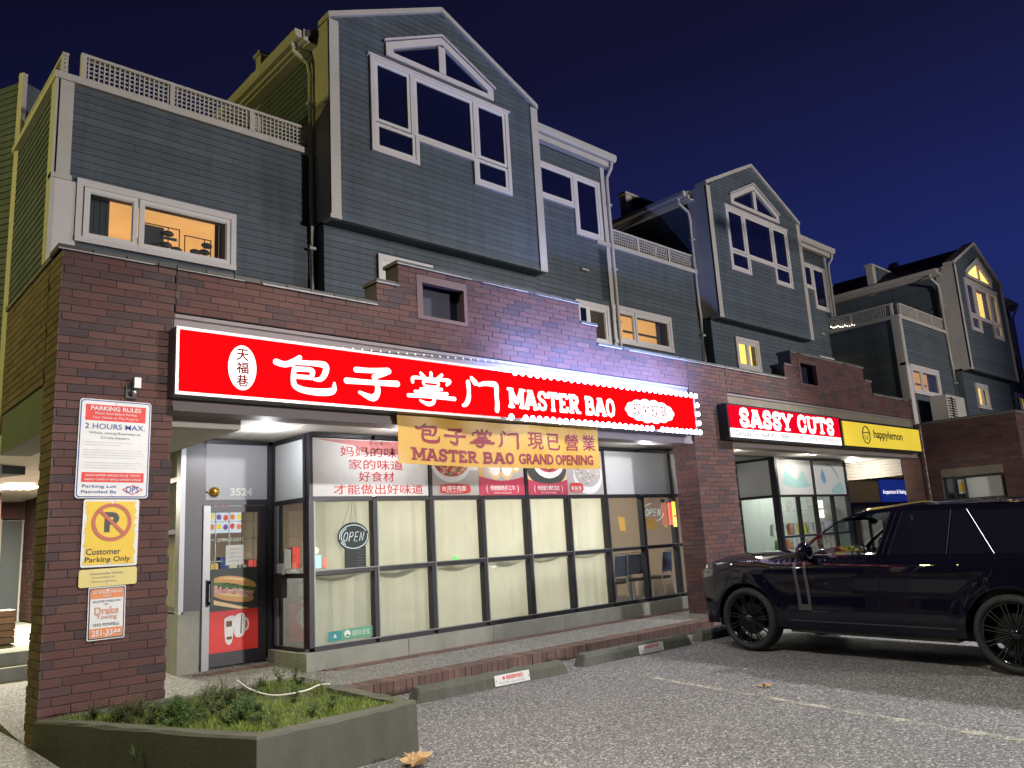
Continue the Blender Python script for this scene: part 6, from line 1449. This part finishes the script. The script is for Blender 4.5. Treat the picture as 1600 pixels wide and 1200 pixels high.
# greenhouse
BZ = 1.195
def gt(z, s=2): return .922-(z-BZ)*.30-.05*max(0, (s-3.6)/.6)-.03*max(0, (1.1-s)/.6)
def roofz(s): return curve([(.62, 1.19), (.92, 1.41), (1.22, 1.61), (1.40, 1.71), (1.62, 1.775), (2.2, 1.815), (3.1, 1.805), (3.9, 1.75), (4.05, 1.67), (4.16, 1.30)], s)
def railz(s): return roofz(s)-.045
# side glass polygons (s,z)
def gpoly(m, pts, sgn, off=0):
    m.face(*[(s, sgn*(gt(z, s)+off), z) for s, z in pts])
ZL = 1.225
FW = [(.84, ZL), (.88, 1.29), (1.12, 1.475), (1.34, 1.615), (1.52, 1.675), (1.90, 1.71), (1.97, 1.71), (1.80, ZL)]
RW = [(1.95, ZL), (2.12, 1.71), (2.64, 1.705), (2.58, ZL)]; QW = [(2.62, ZL), (2.68, 1.705), (2.80, 1.70), (3.06, ZL)]; TW = [(3.11, ZL), (2.85, 1.695), (3.86, 1.655), (4.02, 1.50), (4.08, ZL)]
for sgn in (1, -1):
    m = MB(); gpoly(m, FW, sgn, -.004); w_ = m.build('window', M_CGLASS, car, local=True, label='clear front side window')
    for P in (RW, QW, TW): m = MB(); gpoly(m, P, sgn, -.002); m.build('window', M_TINT, car, local=True)
    # frame skin around the glass: strips
    m = MB()
    def strip(a, b):
        for i in range(len(a)-1): m.face(*[(s, sgn*gt(z, s), z) for s, z in (a[i], a[i+1], b[i+1], b[i])])
    lo = [(.58, BZ-.02), (.82, BZ-.02), (1.8, BZ-.02), (2.6, BZ-.02), (3.1, BZ-.02), (4.14, BZ-.02)]; strip(lo, [(.74, ZL), (.82, ZL), (1.8, ZL), (2.6, ZL), (3.1, ZL), (4.10, ZL)])
    up_ = [(s_, railz(s_)) for s_ in (.60, .72, .87, 1.12, 1.34, 1.52, 1.72, 1.97, 2.2, 2.64, 2.82, 3.86, 4.05, 4.12)]
    inn = [(.83, ZL), (.84, ZL+.005), (.88, 1.29), (1.12, 1.475), (1.34, 1.615), (1.52, 1.675), (1.72, 1.69), (1.97, 1.71), (2.2, 1.71), (2.64, 1.705), (2.82, 1.70), (3.86, 1.655), (4.02, 1.5), (4.08, ZL)]
    strip(up_, inn)
    for a in ([(1.80, ZL), (1.97, 1.71), (2.12, 1.71), (1.95, ZL)], [(2.58, ZL), (2.64, 1.705), (2.68, 1.705), (2.62, ZL)], [(3.06, ZL), (2.80, 1.70), (2.85, 1.695), (3.11, ZL)], [(4.02, 1.5), (4.12, 1.3), (4.14, ZL), (4.08, ZL)]): m.face(*[(s, sgn*(gt(z, s)+.0005), z) for s, z in a])
    m.build('window_frame', M_CAR, car, local=True)
    # bright edge lines
    m = MB()
    for a, b in (((1.81, ZL), (1.985, 1.71)), ((1.88, ZL), (2.05, 1.71)), ((1.95, ZL), (2.12, 1.71)), ((2.60, ZL), (2.66, 1.705)), ((3.085, ZL), (2.825, 1.70)), ((.84, ZL-.01), (1.79, ZL-.01))):
        m.tube([(a[0], sgn*(gt(a[1], a[0])+.002), a[1]), (b[0], sgn*(gt(b[1], b[0])+.002), b[1])], .0028, 4)
    m.build('window_trim', M_CHROME, car, local=True)
# roof
m = MB(); cols = []
for s in [1.22+i*.08 for i in range(37)]:
    rz_ = roofz(s); ee = gt(railz(s), s); cols.append(m.P(*[(s, ee*(2*j/12-1), railz(s)+.055*(1-abs(2*j/12-1)**3)) for j in range(13)]))
for a, b in zip(cols, cols[1:]):
    for j in range(12): m.f.append((a+j, b+j, b+j+1, a+j+1)); m.mi.append(0)
ro = m.build('roof', M_CAR, car, local=True); shade_auto(ro)
def screen(s_pts, mat, name):
    m = MB(); pr = None
    for s, z in s_pts:
        ww = gt(z, s)-.01; q = m.P(*[(s-.10*(1-(2*k/10-1)**2)*(1 if name == 'windscreen' else -.6), ww*(2*k/10-1), z) for k in range(11)])
        if pr is not None:
            for k in range(10): m.f.append((pr+k, pr+k+1, q+k+1, q+k)); m.mi.append(0)
        pr = q
    m.build(name, mat, car, local=True, smooth=True)
screen([(.64, 1.19), (.82, 1.32), (1.02, 1.465), (1.24, 1.61)], M_CGLASS, 'windscreen'); screen([(4.14, 1.2), (4.08, 1.45), (4.02, 1.62)], M_TINT, 'rear_window')
# interior
m = MB(); m.hexa([(.65, -.85, .9), (1.2, -.85, .9), (1.2, .85, .9), (.65, .85, .9)], [(.63, -.82, 1.17), (1.15, -.82, 1.20), (1.15, .82, 1.20), (.63, .82, 1.17)]); m.build('dashboard', M_PLAST, car, local=True)
m = MB(); m.lathe([(0, .165), (.012, .18), (.024, .165), (.012, .15)], (0, 0, 0), 'x', 24, close=True)
m.v = [((x*cos(-.35)-z*sin(-.35))+1.30, y+.40, (x*sin(-.35)+z*cos(-.35))+1.19) for x, y, z in m.v]; m.build('steering_wheel', flat('wheel_leather', (.06, .06, .06), .35), car, local=True, smooth=True)
for sy in (.4, -.4):
    m = MB(); m.hexa([(1.75, sy-.25, .7), (2.0, sy-.25, .7), (2.0, sy+.25, .7), (1.75, sy+.25, .7)], [(2.05, sy-.2, 1.40), (2.17, sy-.2, 1.40), (2.17, sy+.2, 1.40), (2.05, sy+.2, 1.40)]); m.hexa([(2.07, sy-.12, 1.43), (2.17, sy-.12, 1.43), (2.17, sy+.12, 1.43), (2.07, sy+.12, 1.43)], [(2.10, sy-.11, 1.62), (2.18, sy-.11, 1.62), (2.18, sy+.11, 1.62), (2.10, sy+.11, 1.62)]); m.build('seat', M_PLAST, car, local=True)
m = MB(); m.box(2.2, 4.0, -.85, .85, .7, 1.19); m.box(2.22, 2.24, -.8, .8, 1.19, 1.66); m.build('cabin_trim', M_PLAST, car, local=True)
m = MB(); m.ball((1.38, 0, 1.60), .06, 10, 6, sc=(.4, 2.0, .6)); m.build('rear_view_mirror', M_PLAST, car, local=True, smooth=True)
# mirrors
for sgn in (1, -1):
    m = MB(); m.ball((.98, sgn*1.07, 1.28), .14, 14, 10, sc=(.62, 1.0, .82)); m.tube([(.95, sgn*.93, 1.19), (.96, sgn*1.0, 1.22)], .03, 8); o = m.build('door_mirror', M_CAR, car, local=True, smooth=True)
    g = MB(); g.lathe([(0, 0), (0, .085)], (1.05, sgn*1.06, 1.27), 'x', 16); g.build('mirror_glass', M_METAL, o, local=True)
N_HL = N('headlamp_lens'); N_HL.b.inputs['Base Color'].default_value = (.10, .10, .11, 1); N_HL.set(rough=.12, metal=.7, coat=1); N_HL = N_HL.m
# trims on the door: the U shaped side vent blade, sill line, shut lines, handles
for sgn in (1, -1):
    m = MB()
    def T_(s, z, k=.006): return (s, sgn*(side_t(s, z)+k), z)
    def sstrip(a, b, w, n=6):
        for i in range(n):
            p0 = (lerp(a[0], b[0], i/n), lerp(a[1], b[1], i/n)); p1 = (lerp(a[0], b[0], (i+1)/n), lerp(a[1], b[1], (i+1)/n)); m.face(T_(p0[0]-w/2, p0[1]), T_(p0[0]+w/2, p0[1]), T_(p1[0]+w/2, p1[1]), T_(p1[0]-w/2, p1[1]))
    sstrip((.76, 1.14), (.80, .56), .045, 8); sstrip((.90, 1.14), (.93, .63), .040, 8)
    m.face(T_(.78, .56, .0065), T_(.96, .56, .0065), T_(.945, .63, .0065), T_(.80, .63, .0065)); m.build('side_vent', M_CHROME, car, local=True)
    m = MB()
    for i in range(20):
        s = .62+i*.10; m.face(T_(s, .425), T_(s+.1, .425), T_(s+.1, .437), T_(s, .437))
    m.build('sill_trim', M_CHROME, car, local=True)
    m = MB()
    def groove(pts, r=.0035): m.tube([T_(s, z, -.001) for s, z in pts], r, 4)
    groove([(.68, 1.14), (.68, .8), (.66, .46)]); groove([(1.86, 1.18), (1.82, 1.0), (1.80, .46)]); groove([(3.10, 1.18), (3.06, 1.05), (2.98, .9), (2.78, .75), (2.72, .5)]); groove([(.1, 1.07), (.5, 1.085), (.9, 1.10)]); m.build('shut_line', M_BLACK, car, local=True)
    m = MB()
    for s in (1.58, 2.72): m.face(T_(s, .985, .004), T_(s+.20, .985, .004), T_(s+.20, 1.01, .004), T_(s, 1.01, .004))
    m.build('door_handle', M_CAR, car, local=True)
    m = MB(); n_ = 8
    for i in range(n_):
        for j in range(4):
            def hp(a, b):
                u = a/n_; zz = lerp(lerp(.90, .965, u), lerp(1.035, 1.05, u), b/4); return T_(-.885+.36*u, zz, .004)
            m.face(hp(i, j), hp(i+1, j), hp(i+1, j+1), hp(i, j+1))
    for c_ in (-.83, -.74): m.ball(T_(c_, .985, -.012), .030, 10, 8, sc=(1, .5, 1))
    hl = m.build('headlight', N_HL, car, local=True)
m = MB()
for k in range(5): m.box(-.955, -.93, -.5, .5, .72+.05*k, .745+.05*k)
m.build('grille', M_CHROME, car, local=True)
m = MB(); m.box(-.6, 4.0, -.75, .75, .28, .60); m.box(.6, 2.6, -.93, .93, .28, .36); m.build('underbody', M_PLAST, car, local=True)
# wheels
for sc in (0, WB):
    for sgn in (1, -1):
        y_ = sgn*.985; m = MB(); c = (0, 0, 0)
        m.lathe([(-.03*sgn, .318), (-.004*sgn, .330), (0, .36), (-.012*sgn, .385), (-.035*sgn, .400), (-.08*sgn, .405), (-.20*sgn, .405), (-.25*sgn, .39), (-.27*sgn, .34)], (sc, y_, .41), 'y', 56)
        wh = m.build('wheel', M_TYRE, car, local=True, smooth=True)
        m = MB(); m.lathe([(-.03*sgn, .318), (-.018*sgn, .312), (-.05*sgn, .298), (-.20*sgn, .285)], (sc, y_, .41), 'y', 56); m.build('rim', M_RIM, wh, local=True, smooth=True)
        m = MB(); m.lathe([(-.10*sgn, .0), (-.10*sgn, .20), (-.12*sgn, .20)], (sc, y_, .41), 'y', 32); m.build('brake_disc', paint('disc', (.035, .035, .035), .4, metal=.7), wh, local=True)
        for k in range(11):
            for d_ in (-.085, .085):
                a = 2*pi*k/11+.1; r0, r1 = .055, .306; a1 = a+d_*.9; a0 = a+d_*2.2
                def pp(r, an, off, dep): return (sc+r*cos(an)-off*sin(an), y_-sgn*dep, .41+r*sin(an)+off*cos(an))
                m = MB(); w0, w1 = .008, .010
                m.hexa([pp(r0, a0, -w0, .055), pp(r0, a0, w0, .055), pp(r1, a1, w1, .035), pp(r1, a1, -w1, .035)], [pp(r0, a0, -w0*.4, .036), pp(r0, a0, w0*.4, .036), pp(r1, a1, w1*.5, .018), pp(r1, a1, -w1*.5, .018)]); m.build('spoke', M_RIM, wh, local=True)
        m = MB(); m.lathe([(-.025*sgn, 0), (-.025*sgn, .03), (-.035*sgn, .055), (-.07*sgn, .06)], (sc, y_, .41), 'y', 24); m.build('hub_cap', M_RIM, wh, local=True, smooth=True)

# ================================================================== LAMPS (outside the frame: the car park's and the lane's)
def street_lamp(px, py, x, y, z, label, power, col, size=.35, aim=None, cone=None):
    t = thing('street_lamp', label, 'lamp', (px, py, gz(py)), 'car park lamps')
    mb = MB(); mb.tube([(px, py, -.5), (px, py, z+.2)], [.11, .07], 12); mb.build('pole', M_METAL, t, smooth=True)
    mb = MB(); mb.tube([(px, py, z+.18), (x, y, z+.2)], .04, 8); mb.build('arm', M_METAL, t, smooth=True)
    mb = MB(); mb.box(x-.3, x+.3, y-.2, y+.2, z+.10, z+.24); mb.build('head', M_GREYP, t)
    l = bpy.data.lights.new('lamp_light', 'SPOT'); l.energy = power; l.color = col; l.shadow_soft_size = size; l.spot_size = radians(cone or 120); l.spot_blend = .5
    o = bpy.data.objects.new('lamp_light', l); COL.objects.link(o); d = Vector(aim)-Vector((x, y, z)); q = d.to_track_quat('-Z', 'Y')
    o.parent = t; o.matrix_parent_inverse = Matrix.Translation(-t.location); o.location = (x, y, z+.02); o.rotation_euler = q.to_euler(); return o
street_lamp(-1.8, 2, 2.8, 3.0, 7.6, 'car park lamp on a long arm at the left of the photographer', P_LOT, (1, .95, .88), .3, (5.2, 4.2, 0), 116)
street_lamp(19.6, 1.0, 15.6, 2.8, 7.6, 'car park lamp beyond the tail of the black car', P_LOT*1.5, (.97, .97, 1), .3, (10.5, 4.0, 0), 124)
street_lamp(15, -18.6, 15, -18, 5.2, 'tall lamp across the car park to the right', P_FAR, (1, .95, .92), .5, (9, 9, 5), 90)
t = thing('street_lamp', 'yellow sodium lamp in the lane left of the building', 'lamp', (-5.5, 11.5, .15))
mb = MB(); mb.tube([(-5.5, 11.5, 0), (-5.5, 11.5, 7.2)], [.1, .06], 12); mb.build('pole', M_METAL, t, smooth=True); mb = MB(); mb.ball((-5.5, 11.5, 7.35), .16); mb.build('globe', emit('sodium', (1, .85, .15), 3), t, smooth=True)
l = bpy.data.lights.new('sodium_light', 'POINT'); l.energy = P_SODIUM; l.color = (1, .93, .28); l.shadow_soft_size = .15; o = bpy.data.objects.new('sodium_light', l); COL.objects.link(o); o.parent = t; o.location = (.3, 0, 7.0)
